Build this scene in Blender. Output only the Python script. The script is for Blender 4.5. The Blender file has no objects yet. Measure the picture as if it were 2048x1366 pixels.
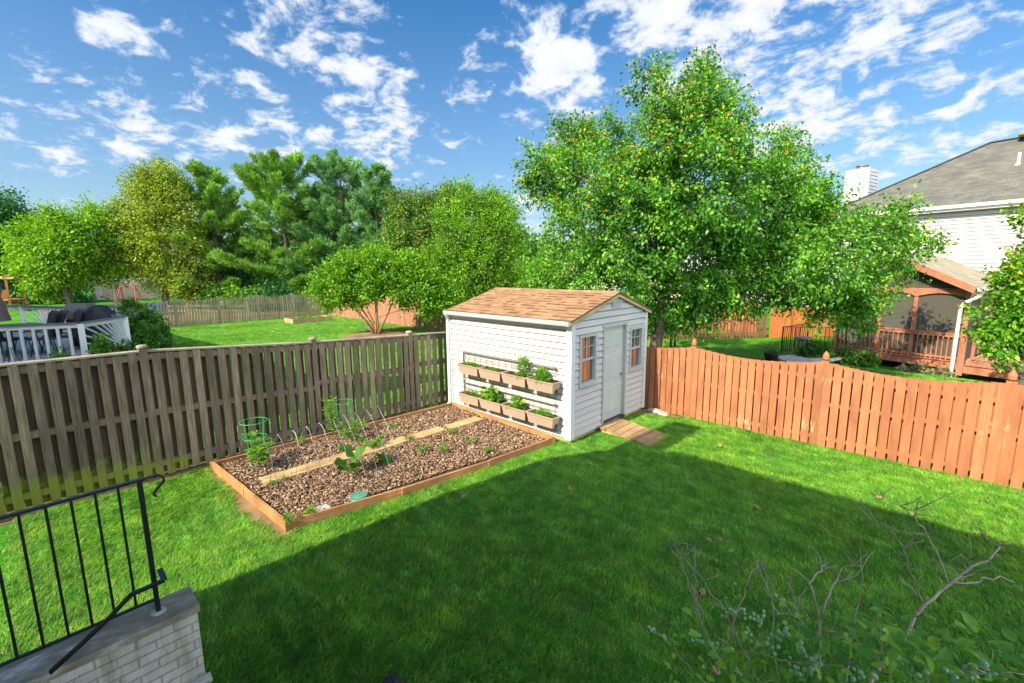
import bpy, math, random
import numpy as np
from mathutils import Vector, Matrix
R_ = random.Random(7)
rng = np.random.default_rng(11)
sc = bpy.context.scene
COL = sc.collection
PI = math.pi

# ------------------------------------------------------------------ camera
H = 2.9
FPX, PITCH, ROLL, YAW = 908.6, 0.15878, -0.00913, 0.76496
def _basis():
    cp, sp = math.cos(PITCH), math.sin(PITCH)
    f = np.array([0, cp, -sp]); u = np.array([0, sp, cp]); r = np.array([1., 0, 0])
    c, s = math.cos(ROLL), math.sin(ROLL)
    r2, u2 = c*r+s*u, -s*r+c*u
    A = np.array([-math.cos(YAW), math.sin(YAW), 0]); B = np.array([math.sin(YAW), math.cos(YAW), 0])
    T = lambda p: np.array([-p@A, p@B, p[2]])
    return T(r2), T(u2), T(f), T(np.array([0, 1., 0]))
CR, CU, CF, CH = _basis()
CAM = np.array([0, 0, H])
cd = bpy.data.cameras.new('camera'); cam = bpy.data.objects.new('camera', cd); COL.objects.link(cam)
m = Matrix.Identity(4)
for i in range(3):
    m[i][0] = CR[i]; m[i][1] = CU[i]; m[i][2] = -CF[i]; m[i][3] = CAM[i]
cam.matrix_world = m
cd.sensor_width = 36; cd.lens = FPX/2048*36; cd.clip_start = .05; cd.clip_end = 3000
sc.camera = cam
# places measured on the photograph, turned into real positions in the yard
def ray(px, py): return CR*(px-1024)/FPX - CU*(py-683)/FPX + CF
def gz(px, py, z=0.): d = ray(px, py); return CAM + d*((z-H)/d[2])
def gy(px, py, Y): d = ray(px, py); return CAM + d*(Y/d[1])
def gx(px, py, X): d = ray(px, py); return CAM + d*(X/d[0])
def gd(px, py, D): d = ray(px, py); return CAM + d*(D/(d@CH))

# ------------------------------------------------------------------ light
SUN_EL, SUN_OFF = math.radians(38), math.radians(4.5)
sd = np.array([-math.sin(SUN_OFF)*math.cos(SUN_EL), -math.cos(SUN_OFF)*math.cos(SUN_EL), math.sin(SUN_EL)])
sl = bpy.data.lights.new('sun', 'SUN'); sl.energy = 4.9; sl.angle = math.radians(.5); sl.color = (1, .88, .64)
so = bpy.data.objects.new('sun', sl); COL.objects.link(so)
so.rotation_euler = Vector(sd).to_track_quat('Z', 'Y').to_euler()
so.location = (0, -20, 30)
sc.view_settings.view_transform = 'Standard'; sc.view_settings.look = 'None'
sc.view_settings.gamma = 1; sc.view_settings.exposure = 1.12
world = bpy.data.worlds.new('World'); sc.world = world; world.use_nodes = True
sc.cycles.max_bounces = 8; sc.cycles.transparent_max_bounces = 16
def build_world():
    nt = world.node_tree; N = nt.nodes; L = nt.links; N.clear()
    def math_(op, a, b=None, c=None, clamp=False):
        n = N.new('ShaderNodeMath'); n.operation = op; n.use_clamp = clamp
        for i, v in enumerate((a, b, c)):
            if v is None: continue
            if isinstance(v, (int, float)): n.inputs[i].default_value = v
            else: L.new(v, n.inputs[i])
        return n.outputs[0]
    sky = N.new('ShaderNodeTexSky'); sky.sky_type = 'NISHITA'; sky.sun_disc = False
    sky.sun_elevation = SUN_EL; sky.sun_rotation = math.radians(180)+SUN_OFF
    sky.air_density = 1.0; sky.dust_density = .6; sky.ozone_density = 1.6
    hs = N.new('ShaderNodeHueSaturation'); hs.inputs['Saturation'].default_value = 1.36; hs.inputs['Value'].default_value = .84
    L.new(sky.outputs[0], hs.inputs['Color'])
    tc = N.new('ShaderNodeTexCoord'); vec = tc.outputs['Generated']
    sep = N.new('ShaderNodeSeparateXYZ'); L.new(vec, sep.inputs[0])
    zz = math_('ADD', math_('MAXIMUM', sep.outputs[2], 0.0), .30)
    cx = math_('DIVIDE', sep.outputs[0], zz); cy = math_('DIVIDE', sep.outputs[1], zz)
    cmb = N.new('ShaderNodeCombineXYZ'); L.new(cx, cmb.inputs[0]); L.new(cy, cmb.inputs[1])
    def noise(scale, detail, rough, off=0, vec=None, dist=0.):
        n = N.new('ShaderNodeTexNoise'); n.inputs['Scale'].default_value = scale
        n.inputs['Detail'].default_value = detail; n.inputs['Roughness'].default_value = rough
        n.inputs['Distortion'].default_value = dist
        mp = N.new('ShaderNodeMapping'); mp.inputs['Location'].default_value = (off, off*.7, off*.3)
        L.new(vec if vec else cmb.outputs[0], mp.inputs[0]); L.new(mp.outputs[0], n.inputs['Vector'])
        return n.outputs[0]
    n1 = noise(8.0, 10, .62, 3.1, dist=.35)
    n2 = noise(24.0, 6, .6, 8.4)
    n3 = noise(7, 5, .55, 1.7, vec=vec)
    # cumulus patches: direction on the sky, angular width
    blobs = [(255,30,60,.9),(330,50,35,.8),(560,60,75,1.1),(590,110,50,1),(500,110,45,.5),(700,10,50,.6),(30,150,60,.6),(120,160,45,.5),
             (380,165,45,.7),(300,185,25,.5),(60,240,80,.8),(150,260,80,.9),(250,290,70,.8),(330,300,70,.7),(440,280,70,.8),(520,310,70,.8),
             (600,250,60,.9),(690,180,70,1),(720,160,60,.95),(770,200,55,.85),(700,260,80,.9),(620,320,90,.75),(760,300,70,.7),(900,210,40,.5),(880,250,45,.45),(960,240,35,.5),
             (960,140,55,.9),(1060,130,70,1.1),(1120,150,75,1.15),(1090,200,40,.8),(1180,120,60,.7),(1000,80,30,.4),
             (1300,40,80,1.2),(1360,60,90,1.2),(1420,30,80,1.1),(1510,40,70,1.1),(1340,110,60,1.0),(1450,90,45,.9),
             (1700,20,80,1.15),(1780,10,70,1),(1660,60,35,.9),(1880,70,45,1),(1830,105,45,.8),(1930,40,30,.7),(1790,125,25,.6),
             (1520,220,60,1.1),(1600,230,75,1.15),(1680,220,70,1.05),(1660,180,40,.9),(1600,280,90,.95),(1720,260,70,.9),(1780,215,35,.8),(1850,190,45,.8),(1900,175,25,.6),
             (1830,260,70,.75),(1880,250,60,.8),(1800,310,70,.6),(1980,200,60,.8),(2030,190,50,.7),(2020,40,30,.5),(1700,310,60,.5),(1060,400,55,.9),(1045,450,55,.8),(1090,480,50,.6)]
    acc = None
    for (px, py, r, s) in blobs:
        d = ray(px, py); d = d/np.linalg.norm(d)
        dot = N.new('ShaderNodeVectorMath'); dot.operation = 'DOT_PRODUCT'
        L.new(vec, dot.inputs[0]); dot.inputs[1].default_value = tuple(d)
        k = (FPX/r)**2 * (1.0/np.linalg.norm(ray(px, py)))**-0   # angular falloff
        e = math_('MULTIPLY', math_('SUBTRACT', dot.outputs['Value'], 1.0), float(k*1.2))
        g = math_('MULTIPLY', math_('EXPONENT', e), float(s))
        acc = g if acc is None else math_('MAXIMUM', acc, g)
    bk = N.new('ShaderNodeMapRange'); bk.inputs['From Min'].default_value = .15; bk.inputs['From Max'].default_value = -.55  # extra cloud cover added out of view behind the viewer, lifts the shade
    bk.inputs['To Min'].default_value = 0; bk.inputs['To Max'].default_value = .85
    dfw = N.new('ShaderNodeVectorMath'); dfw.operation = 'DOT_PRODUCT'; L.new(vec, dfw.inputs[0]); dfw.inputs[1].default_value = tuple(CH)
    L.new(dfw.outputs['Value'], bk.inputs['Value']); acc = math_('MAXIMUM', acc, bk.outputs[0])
    den = math_('ADD', math_('MULTIPLY', acc, .66), math_('MULTIPLY', math_('SUBTRACT', n1, .5), 2.6))
    den = math_('ADD', den, math_('MULTIPLY', math_('SUBTRACT', n2, .5), .8))
    den = math_('ADD', den, math_('MULTIPLY', math_('SUBTRACT', n3, .5), .35))
    mr = N.new('ShaderNodeMapRange'); mr.interpolation_type = 'SMOOTHSTEP'
    mr.inputs['From Min'].default_value = .34; mr.inputs['From Max'].default_value = .80
    L.new(den, mr.inputs['Value'])
    core = N.new('ShaderNodeMapRange'); core.inputs['From Min'].default_value = .45; core.inputs['From Max'].default_value = 1.0
    core.inputs['To Min'].default_value = .0; core.inputs['To Max'].default_value = 1; L.new(den, core.inputs['Value'])
    cc = N.new('ShaderNodeMix'); cc.data_type = 'RGBA'
    cc.inputs['A'].default_value = (3.5, 4.0, 4.8, 1); cc.inputs['B'].default_value = (4.9, 4.9, 4.8, 1)
    L.new(core.outputs[0], cc.inputs['Factor'])
    # thin haze towards the horizon
    hz = N.new('ShaderNodeMapRange'); hz.inputs['From Min'].default_value = .0; hz.inputs['From Max'].default_value = .45
    hz.inputs['To Min'].default_value = .55; hz.inputs['To Max'].default_value = 0; L.new(sep.outputs[2], hz.inputs['Value'])
    hm = N.new('ShaderNodeMix'); hm.data_type = 'RGBA'; L.new(hz.outputs[0], hm.inputs['Factor'])
    L.new(hs.outputs[0], hm.inputs['A']); hm.inputs['B'].default_value = (1.5, 2.2, 3.05, 1)
    # the added clouds behind the viewer are boosted as unseen fill light
    fill_gain = math_('ADD', math_('MULTIPLY', bk.outputs[0], 7.5), 1.0)
    cg = N.new('ShaderNodeVectorMath'); cg.operation = 'SCALE'; L.new(cc.outputs['Result'], cg.inputs[0]); L.new(fill_gain, cg.inputs['Scale'])
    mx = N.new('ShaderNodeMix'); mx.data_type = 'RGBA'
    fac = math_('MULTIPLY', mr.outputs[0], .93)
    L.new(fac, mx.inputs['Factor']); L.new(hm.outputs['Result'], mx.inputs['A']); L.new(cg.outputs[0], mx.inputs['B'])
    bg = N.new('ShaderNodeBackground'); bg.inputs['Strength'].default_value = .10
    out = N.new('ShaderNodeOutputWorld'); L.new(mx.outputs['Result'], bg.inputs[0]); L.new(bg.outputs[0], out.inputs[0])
build_world()

# ------------------------------------------------------------------ materials
class NT:
    def __init__(s, name):
        s.m = bpy.data.materials.new(name); s.m.use_nodes = True; s.t = s.m.node_tree; s.N = s.t.nodes; s.L = s.t.links
        s.N.clear(); s.out = s.N.new('ShaderNodeOutputMaterial'); s.p = s.N.new('ShaderNodeBsdfPrincipled')
        s.L.new(s.p.outputs[0], s.out.inputs[0])
    def setv(s, sock, v):
        if v is None: return
        if hasattr(v, 'is_output'): s.L.new(v, sock)
        else: sock.default_value = v
    def math(s, op, a, b=None, clamp=False):
        n = s.N.new('ShaderNodeMath'); n.operation = op; n.use_clamp = clamp
        s.setv(n.inputs[0], a); s.setv(n.inputs[1], b); return n.outputs[0]
    def coord(s, scale=(1,1,1), kind='Object', off=None):
        if kind == 'pos': src = s.N.new('ShaderNodeNewGeometry').outputs['Position']
        else: src = s.N.new('ShaderNodeTexCoord').outputs[kind]
        mp = s.N.new('ShaderNodeMapping'); mp.inputs['Scale'].default_value = scale; s.L.new(src, mp.inputs[0])
        if off is not None: s.L.new(off, mp.inputs['Location'])
        return mp.outputs[0]
    def rand(s): return s.N.new('ShaderNodeNewGeometry').outputs['Random Per Island']
    def noise(s, vec, scale, detail=4, rough=.55, dist=0):
        n = s.N.new('ShaderNodeTexNoise'); s.setv(n.inputs['Vector'], vec); n.inputs['Scale'].default_value = scale
        n.inputs['Detail'].default_value = detail; n.inputs['Roughness'].default_value = rough; n.inputs['Distortion'].default_value = dist
        return n.outputs[0]
    def ramp(s, f, stops):
        r = s.N.new('ShaderNodeValToRGB'); s.setv(r.inputs[0], f); e = r.color_ramp.elements
        while len(e) < len(stops): e.new(.5)
        for i, (p, c) in enumerate(stops): e[i].position = p; e[i].color = (*c, 1)
        return r.outputs[0]
    def mix(s, f, a, b, mode='MIX'):
        n = s.N.new('ShaderNodeMix'); n.data_type = 'RGBA'; n.blend_type = mode
        s.setv(n.inputs['Factor'], f); s.setv(n.inputs['A'], a if hasattr(a, 'is_output') else (*a, 1)); s.setv(n.inputs['B'], b if hasattr(b, 'is_output') else (*b, 1))
        return n.outputs['Result']
    def rng(s, v, a, b, c=0., d=1.):
        n = s.N.new('ShaderNodeMapRange'); s.setv(n.inputs[0], v)
        for i, x in enumerate((a, b, c, d)): n.inputs[i+1].default_value = x
        return n.outputs[0]
    def bump(s, h, strength=.4, dist=.01):
        n = s.N.new('ShaderNodeBump'); n.inputs['Strength'].default_value = strength; n.inputs['Distance'].default_value = dist
        s.L.new(h, n.inputs['Height']); s.L.new(n.outputs[0], s.p.inputs['Normal'])
    def fin(s, col, rough=.7, spec=.3, metal=0):
        s.setv(s.p.inputs['Base Color'], col if hasattr(col, 'is_output') else (*col, 1))
        s.setv(s.p.inputs['Roughness'], rough); s.p.inputs['Specular IOR Level'].default_value = spec; s.p.inputs['Metallic'].default_value = metal
        return s.m
def rand_off(t, r, amt=40):
    c = t.N.new('ShaderNodeCombineXYZ')
    for i, k in enumerate((1, .37, .71)): t.L.new(t.math('MULTIPLY', r, amt*k), c.inputs[i])
    return c.outputs[0]
def wood(name, c1, c2, c3, grain=(60, 60, 3), var=.35, knots=True, moss=False, rough=.8, chips=None, spec=.2):
    t = NT(name); r = t.rand(); v = t.coord(grain, off=rand_off(t, r))
    n = t.noise(v, 1, 5, .6, .6); col = t.ramp(n, [(.25, c1), (.5, c2), (.75, c3)])
    big = t.noise(t.coord((3, 3, 1.2), off=rand_off(t, r)), 1, 4, .6)
    col = t.mix(.8, col, t.ramp(big, [(.3, (.55, .55, .55)), (.7, (1.25, 1.22, 1.18))]), 'MULTIPLY')
    vv = t.rng(r, 0, 1, 1-var, 1+var)
    cv = t.N.new('ShaderNodeCombineXYZ')
    for i in range(3): t.L.new(vv, cv.inputs[i])
    col = t.mix(1, col, cv.outputs[0], 'MULTIPLY')
    if moss:
        sp = t.N.new('ShaderNodeSeparateXYZ'); t.L.new(t.N.new('ShaderNodeNewGeometry').outputs['Position'], sp.inputs[0])
        mz = t.rng(sp.outputs[2], .1, .62, 1, 0); my = t.rng(sp.outputs[1], .3, 2.2, 1, .12)
        nn = t.noise(t.coord((9, 9, 5), 'pos' and 'Object'), 1, 5, .65)
        f = t.rng(t.math('ADD', t.math('MULTIPLY', mz, my), t.math('MULTIPLY', t.math('SUBTRACT', nn, .5), 1.3)), .42, .62)
        col = t.mix(t.math('MULTIPLY', f, .75), col, (.22, .26, .02))
    if chips:
        cn = t.noise(t.coord((26, 26, 5), off=rand_off(t, r)), 1, 6, .7)
        loc = t.noise(t.coord((1.6, 1.6, 1.6)), 1, 3, .5)
        f = t.rng(t.math('ADD', cn, t.math('MULTIPLY', t.math('SUBTRACT', loc, .5), .7)), .685, .72)
        col = t.mix(t.math('MULTIPLY', f, .8), col, chips)
    t.bump(n, .35, .006)
    return t.fin(col, rough, spec)
def plain(name, c, rough=.6, var=.12, scale=6, spec=.3, metal=0, bump=0., island=0.):
    t = NT(name); n = t.noise(t.coord((scale,)*3), 1, 5, .6)
    col = t.ramp(n, [(.3, tuple(x*(1-var) for x in c)), (.7, tuple(min(1, x*(1+var)) for x in c))])
    if island:
        vv = t.rng(t.rand(), 0, 1, 1-island, 1+island); cv = t.N.new('ShaderNodeCombineXYZ')
        for i in range(3): t.L.new(vv, cv.inputs[i])
        col = t.mix(1, col, cv.outputs[0], 'MULTIPLY')
    if bump: t.bump(t.noise(t.coord((scale*8,)*3), 1, 4), bump, .004)
    return t.fin(col, rough, spec, metal)
def leafmat(name, stops, trans=.3, gloss=.35, patch=.25, pscale=1.0):
    t = NT(name); col = t.ramp(t.rand(), stops)
    n = t.noise(t.coord((pscale,)*3, 'pos'), 1, 3, .5)
    col = t.mix(1, col, t.ramp(n, [(.3, (1-patch,)*3), (.7, (1+patch, 1+patch*.8, 1))]), 'MULTIPLY')
    t.fin(col, .55, gloss)
    tr = t.N.new('ShaderNodeBsdfTranslucent'); hs = t.N.new('ShaderNodeHueSaturation')
    hs.inputs['Hue'].default_value = .485; hs.inputs['Saturation'].default_value = 1.1; hs.inputs['Value'].default_value = 1.5
    t.L.new(col, hs.inputs['Color']); t.L.new(hs.outputs[0], tr.inputs[0])
    mx = t.N.new('ShaderNodeMixShader'); mx.inputs[0].default_value = trans
    t.L.new(t.p.outputs[0], mx.inputs[1]); t.L.new(tr.outputs[0], mx.inputs[2]); t.L.new(mx.outputs[0], t.out.inputs[0])
    return t.m

def grassmat():
    t = NT('grass_blades'); oi = t.N.new('ShaderNodeObjectInfo').outputs['Random']
    r = t.math('FRACT', t.math('ADD', t.math('MULTIPLY', t.rand(), .45), oi))
    col = t.ramp(r, [(0, (.028, .18, .016)), (.35, (.082, .30, .016)), (.7, (.165, .40, .02)), (.93, (.28, .47, .05)), (1, (.46, .45, .18))])
    p1 = t.noise(t.coord((.9, .9, .9), 'pos'), 1, 4, .6, .8)
    col = t.mix(1, col, t.ramp(p1, [(.32, (.72, .82, .95)), (.52, (1, 1, 1)), (.70, (1.3, 1.12, 1))]), 'MULTIPLY')
    p2 = t.noise(t.coord((4.2, 4.2, 4.2), 'pos'), 1, 3, .6)
    col = t.mix(1, col, t.ramp(p2, [(.34, (.72, .78, .8)), (.66, (1.2, 1.15, 1.1))]), 'MULTIPLY')
    mpv = t.N.new('ShaderNodeMapping'); mpv.inputs['Rotation'].default_value = (0, 0, .5); mpv.inputs['Scale'].default_value = (1.3, 6.5, 1)
    t.L.new(t.N.new('ShaderNodeNewGeometry').outputs['Position'], mpv.inputs[0]); p3 = t.noise(mpv.outputs[0], 1, 4, .6, 1.2)
    col = t.mix(1, col, t.ramp(p3, [(.36, (.75, .8, .78)), (.56, (1, 1, 1)), (.7, (1.35, 1.3, 1.7))]), 'MULTIPLY')
    t.fin(col, .5, .3)
    tr = t.N.new('ShaderNodeBsdfTranslucent'); hs = t.N.new('ShaderNodeHueSaturation')
    hs.inputs['Hue'].default_value = .485; hs.inputs['Value'].default_value = 1.4
    t.L.new(col, hs.inputs['Color']); t.L.new(hs.outputs[0], tr.inputs[0])
    mx = t.N.new('ShaderNodeMixShader'); mx.inputs[0].default_value = .3
    t.L.new(t.p.outputs[0], mx.inputs[1]); t.L.new(tr.outputs[0], mx.inputs[2]); t.L.new(mx.outputs[0], t.out.inputs[0])
    return t.m
def groundmat():
    t = NT('lawn_ground')
    n = t.noise(t.coord((1.1,)*3, 'pos'), 1, 6, .65, .5); f = t.noise(t.coord((22, 22, 22), 'pos'), 1, 6, .7)
    col = t.ramp(n, [(.3, (.035, .17, .014)), (.55, (.07, .26, .016)), (.75, (.11, .33, .02))])
    col = t.mix(1, col, t.ramp(f, [(.3, (.45, .5, .5)), (.7, (1.35, 1.25, 1.1))]), 'MULTIPLY')
    t.bump(f, .8, .05); return t.fin(col, .9, .1)
def shinglemat(name, cols, sx=.3, sy=.14):
    t = NT(name); b = t.N.new('ShaderNodeTexBrick'); uv = t.N.new('ShaderNodeTexCoord').outputs['UV']; t.L.new(uv, b.inputs['Vector'])
    b.inputs['Scale'].default_value = 1; b.inputs['Brick Width'].default_value = sx; b.inputs['Row Height'].default_value = sy
    b.inputs['Mortar Size'].default_value = .006; b.inputs['Mortar Smooth'].default_value = .3; b.inputs['Bias'].default_value = 0
    b.inputs['Color1'].default_value = (*cols[0], 1); b.inputs['Color2'].default_value = (*cols[1], 1); b.inputs['Mortar'].default_value = (*cols[2], 1)
    n = t.noise(uv, 1.2, 6, .7); n2 = t.noise(uv, 60, 3, .6)
    col = t.mix(1, b.outputs[0], t.ramp(n, [(.3, (.72, .72, .74)), (.7, (1.25, 1.22, 1.15))]), 'MULTIPLY')
    col = t.mix(.7, col, t.ramp(n2, [(.3, (.7, .7, .7)), (.7, (1.3, 1.3, 1.3))]), 'MULTIPLY')
    t.bump(b.outputs['Fac'], -.6, .01); return t.fin(col, .9, .15)
def sidingmat(name, c, dirt=.12):
    t = NT(name); n = t.noise(t.coord((1.5, 1.5, 6)), 1, 5, .65); r = t.rand()
    col = t.ramp(n, [(.3, tuple(x*(1-dirt) for x in c)), (.7, c)])
    vv = t.rng(r, 0, 1, .95, 1.03); cv = t.N.new('ShaderNodeCombineXYZ')
    for i in range(3): t.L.new(vv, cv.inputs[i])
    col = t.mix(1, col, cv.outputs[0], 'MULTIPLY')
    t.bump(t.noise(t.coord((40, 40, 6)), 1, 3), .12, .002)
    return t.fin(col, .45, .35)

M = {}
M['grass'] = grassmat(); M['ground'] = groundmat()
M['oldwood'] = wood('weathered_fence_wood', (.11, .082, .055), (.20, .155, .105), (.31, .25, .18), moss=True, var=.38)
M['oldback'] = wood('weathered_back_boards', (.055, .036, .025), (.10, .068, .045), (.15, .105, .07), moss=True, var=.3)
M['oldcap'] = wood('weathered_cap_wood', (.22, .19, .145), (.30, .265, .205), (.38, .34, .27), (3, 60, 60), var=.1)
M['oldrail'] = wood('weathered_rail_wood', (.13, .09, .065), (.21, .15, .105), (.28, .21, .15), (60, 3, 60), var=.2, moss=True)
M['red'] = wood('painted_red_fence', (.30, .110, .048), (.345, .135, .063), (.39, .165, .082), var=.12, rough=.6, chips=(.58, .34, .17), spec=.3)
M['redfar'] = wood('orange_stained_fence', (.42, .12, .04), (.5, .15, .05), (.55, .18, .06), var=.14)
M['brownfence'] = wood('brown_stained_fence', (.14, .055, .038), (.19, .08, .055), (.24, .11, .075), var=.15)
M['stockade'] = wood('stockade_fence_wood', (.26, .12, .07), (.33, .16, .10), (.40, .21, .14), var=.2)
M['greyfence'] = wood('grey_picket_wood', (.20, .18, .11), (.27, .24, .15), (.34, .30, .2), var=.15)
M['bedwood'] = wood('cedar_bed_wood', (.30, .135, .055), (.39, .19, .08), (.47, .245, .11), (4, 4, 50), var=.12)
M['plank'] = wood('walk_plank_wood', (.26, .17, .075), (.42, .29, .14), (.56, .42, .24), (30, 2.5, 30), var=.15)
M['rampwood'] = wood('ramp_wood', (.20, .12, .06), (.30, .19, .10), (.38, .26, .15), (3, 40, 40), var=.25)
M['rampside'] = wood('ramp_side_wood', (.34, .26, .12), (.44, .35, .18), (.52, .43, .25), (3, 40, 40), var=.1)
M['cedar'] = wood('stained_cedar_wood', (.27, .105, .06), (.33, .132, .078), (.39, .165, .10), (20, 20, 20), var=.12, rough=.55, spec=.3)
M['deckboard'] = wood('deck_board_wood', (.30, .17, .10), (.38, .23, .14), (.45, .29, .18), (4, 30, 30), var=.2)
M['white'] = sidingmat('white_vinyl_siding', (.50, .49, .465), .09)
M['whitetrim'] = plain('white_trim', (.58, .58, .56), .4, .04)
M['housewhite'] = sidingmat('white_house_siding', (.47, .47, .465), .04)
M['window'] = plain('window_vinyl', (.38, .40, .375), .4, .05)
M['door'] = plain('door_paint', (.43, .47, .43), .4, .04)
M['shingle'] = plain('roof_shingle', (.27, .16, .09), .9, .14, 30, .15, 0, .5, .20)
M['shingledark'] = plain('dark_shingle_band', (.13, .068, .04), .9, .2, 30, .15, 0, .5, .3)
M['shinglegrey'] = shinglemat('grey_shingle', ((.095, .097, .09), (.135, .136, .125), (.06, .06, .056)))
M['shinglebrown'] = shinglemat('brown_grey_shingle', ((.24, .21, .16), (.30, .27, .21), (.13, .12, .09)))
M['tanroof'] = shinglemat('tan_shingle', ((.34, .28, .19), (.40, .33, .24), (.2, .16, .1)))
M['iron'] = plain('black_iron', (.012, .012, .014), .35, .3, 30, .5, 0, .2)
M['wire'] = plain('grey_wire', (.20, .19, .18), .45, .1, 10, .5, .4)
M['wiredark'] = plain('dark_trellis_wire', (.11, .085, .065), .5, .2, 10, .4)
M['greenwire'] = plain('green_coated_wire', (.02, .34, .09), .35, .1, 10, .5)
M['planter'] = plain('taupe_plastic', (.34, .255, .19), .5, .05, 5, .4)
M['soil'] = plain('dark_soil', (.06, .04, .028), .95, .4, 30, .1, 0, 1)
M['bark'] = wood('tree_bark', (.05, .038, .028), (.10, .078, .058), (.17, .135, .10), (9, 9, 2.5), var=.1)
M['palebark'] = wood('pale_bark', (.30, .23, .17), (.42, .34, .26), (.5, .42, .34), (9, 9, 2.5), var=.1)
M['crapebark'] = wood('smooth_brown_bark', (.16, .09, .05), (.24, .14, .08), (.32, .2, .12), (9, 9, 2.5), var=.1)
M['twig'] = wood('grey_twig_bark', (.30, .22, .16), (.47, .37, .29), (.62, .52, .42), (60, 60, 60), var=.3)
M['black'] = plain('black_plastic', (.015, .015, .017), .4, .2, 10, .5)
M['cover'] = plain('black_grill_cover', (.022, .024, .03), .6, .3, 6, .3)
M['greyvinyl'] = plain('white_deck_paint', (.74, .74, .72), .5, .05)
M['railcap'] = plain('grey_rail_cap', (.16, .16, .17), .6, .12)
M['deckgrey'] = wood('grey_deck_boards', (.28, .28, .29), (.36, .36, .37), (.42, .42, .43), (3, 40, 40), var=.1)
M['sling'] = plain('sling_fabric', (.055, .055, .06), .8, .2, 40)
M['umbrella'] = plain('taupe_canvas', (.19, .13, .115), .9, .15, 4)
M['concrete'] = plain('concrete', (.48, .46, .42), .9, .15, 4, .2, 0, .4)
M['stone'] = plain('cast_stone', (.27, .26, .24), .9, .15, 14, .2, 0, .4)
M['greenlid'] = plain('green_lid_plastic', (.07, .26, .19), .5, .12, 9)
M['whitelid'] = plain('pale_lid_plastic', (.48, .50, .44), .5, .12, 9)
M['orangewood'] = wood('playset_wood', (.4, .15, .05), (.5, .2, .07), (.56, .25, .1), (20, 20, 20), var=.1)
M['redplastic'] = plain('red_plastic', (.5, .05, .03), .4)
M['blue'] = plain('blue_plastic', (.03, .12, .4), .4)
M['tan'] = sidingmat('tan_siding', (.60, .48, .34), .1)
M['darkint'] = plain('dark_interior', (.03, .03, .03), .9)
M['carpaint'] = plain('car_paint', (.55, .60, .66), .25, .03, 3, .6)
M['rubber'] = plain('rubber', (.02, .02, .02), .8)
M['berry'] = plain('unripe_berry', (.40, .58, .30), .55, .12, 60, .3)
def glassmat(name, refl, c=(.02, .02, .02)):
    t = NT(name); t.fin(c, .3, .5); g = t.N.new('ShaderNodeBsdfGlossy'); g.inputs['Roughness'].default_value = .03
    g.inputs['Color'].default_value = (1, 1, 1, 1)
    mx = t.N.new('ShaderNodeMixShader'); mx.inputs[0].default_value = refl
    t.L.new(t.p.outputs[0], mx.inputs[1]); t.L.new(g.outputs[0], mx.inputs[2]); t.L.new(mx.outputs[0], t.out.inputs[0]); return t.m
M['glass'] = glassmat('window_glass', .34); M['glassdark'] = glassmat('dark_glass', .3)
def screenmat():
    t = NT('insect_screen'); t.fin((.10, .095, .08), .9, .1)
    tr = t.N.new('ShaderNodeBsdfTransparent'); mx = t.N.new('ShaderNodeMixShader'); mx.inputs[0].default_value = .62
    t.L.new(tr.outputs[0], mx.inputs[1]); t.L.new(t.p.outputs[0], mx.inputs[2]); t.L.new(mx.outputs[0], t.out.inputs[0]); return t.m
M['screen'] = screenmat()
def masonry():
    t = NT('brick_form_concrete'); b = t.N.new('ShaderNodeTexBrick')
    sp = t.N.new('ShaderNodeSeparateXYZ'); t.L.new(t.N.new('ShaderNodeTexCoord').outputs['Object'], sp.inputs[0])
    cb = t.N.new('ShaderNodeCombineXYZ'); t.L.new(t.math('ADD', sp.outputs[1], sp.outputs[0]), cb.inputs[0]); t.L.new(sp.outputs[2], cb.inputs[1])
    t.L.new(cb.outputs[0], b.inputs['Vector']); b.inputs['Scale'].default_value = 1
    b.inputs['Brick Width'].default_value = .20; b.inputs['Row Height'].default_value = .068; b.inputs['Mortar Size'].default_value = .006
    b.inputs['Mortar Smooth'].default_value = .5
    b.inputs['Color1'].default_value = (.60, .57, .49, 1); b.inputs['Color2'].default_value = (.66, .63, .55, 1); b.inputs['Mortar'].default_value = (.50, .47, .40, 1)
    n = t.noise(t.coord((5, 5, 5)), 1, 6, .7); s = t.noise(t.coord((6, 6, 1)), 1, 4, .6)
    col = t.mix(1, b.outputs[0], t.ramp(n, [(.3, (.7, .7, .66)), (.7, (1.15, 1.15, 1.12))]), 'MULTIPLY')
    col = t.mix(t.rng(s, .56, .68, 0, .55), col, (.14, .15, .05))
    lines = t.noise(t.coord((70, 70, 12)), 1, 3, .6)
    t.bump(t.math('ADD', t.math('MULTIPLY', b.outputs['Fac'], -1.2), t.math('MULTIPLY', lines, .7)), .8, .02); return t.fin(col, .9, .15)
M['masonry'] = masonry()
def capmat():
    t = NT('weathered_cap'); n = t.noise(t.coord((7, 3, 7)), 1, 6, .7)
    col = t.ramp(n, [(.3, (.17, .15, .10)), (.52, (.32, .28, .20)), (.60, (.44, .42, .37)), (.66, (.68, .66, .62))])
    t.bump(n, .5, .01); return t.fin(col, .9, .15)
M['cap'] = capmat()
M['mulch'] = NT('bark_mulch')
t = M['mulch']; r = t.rand()
M['mulch'] = t.fin(t.ramp(r, [(0, (.12, .068, .04)), (.35, (.24, .145, .088)), (.75, (.38, .25, .16)), (1, (.56, .43, .31))]), .9, .15)
g = lambda *a: list(zip([0, .4, .8, 1], a))
M['maple'] = leafmat('maple_leaves', [(0, (.028, .125, .012)), (.4, (.055, .225, .014)), (.82, (.12, .33, .018)), (1, (.27, .44, .03))], .36, .5, .3, .9)
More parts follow.
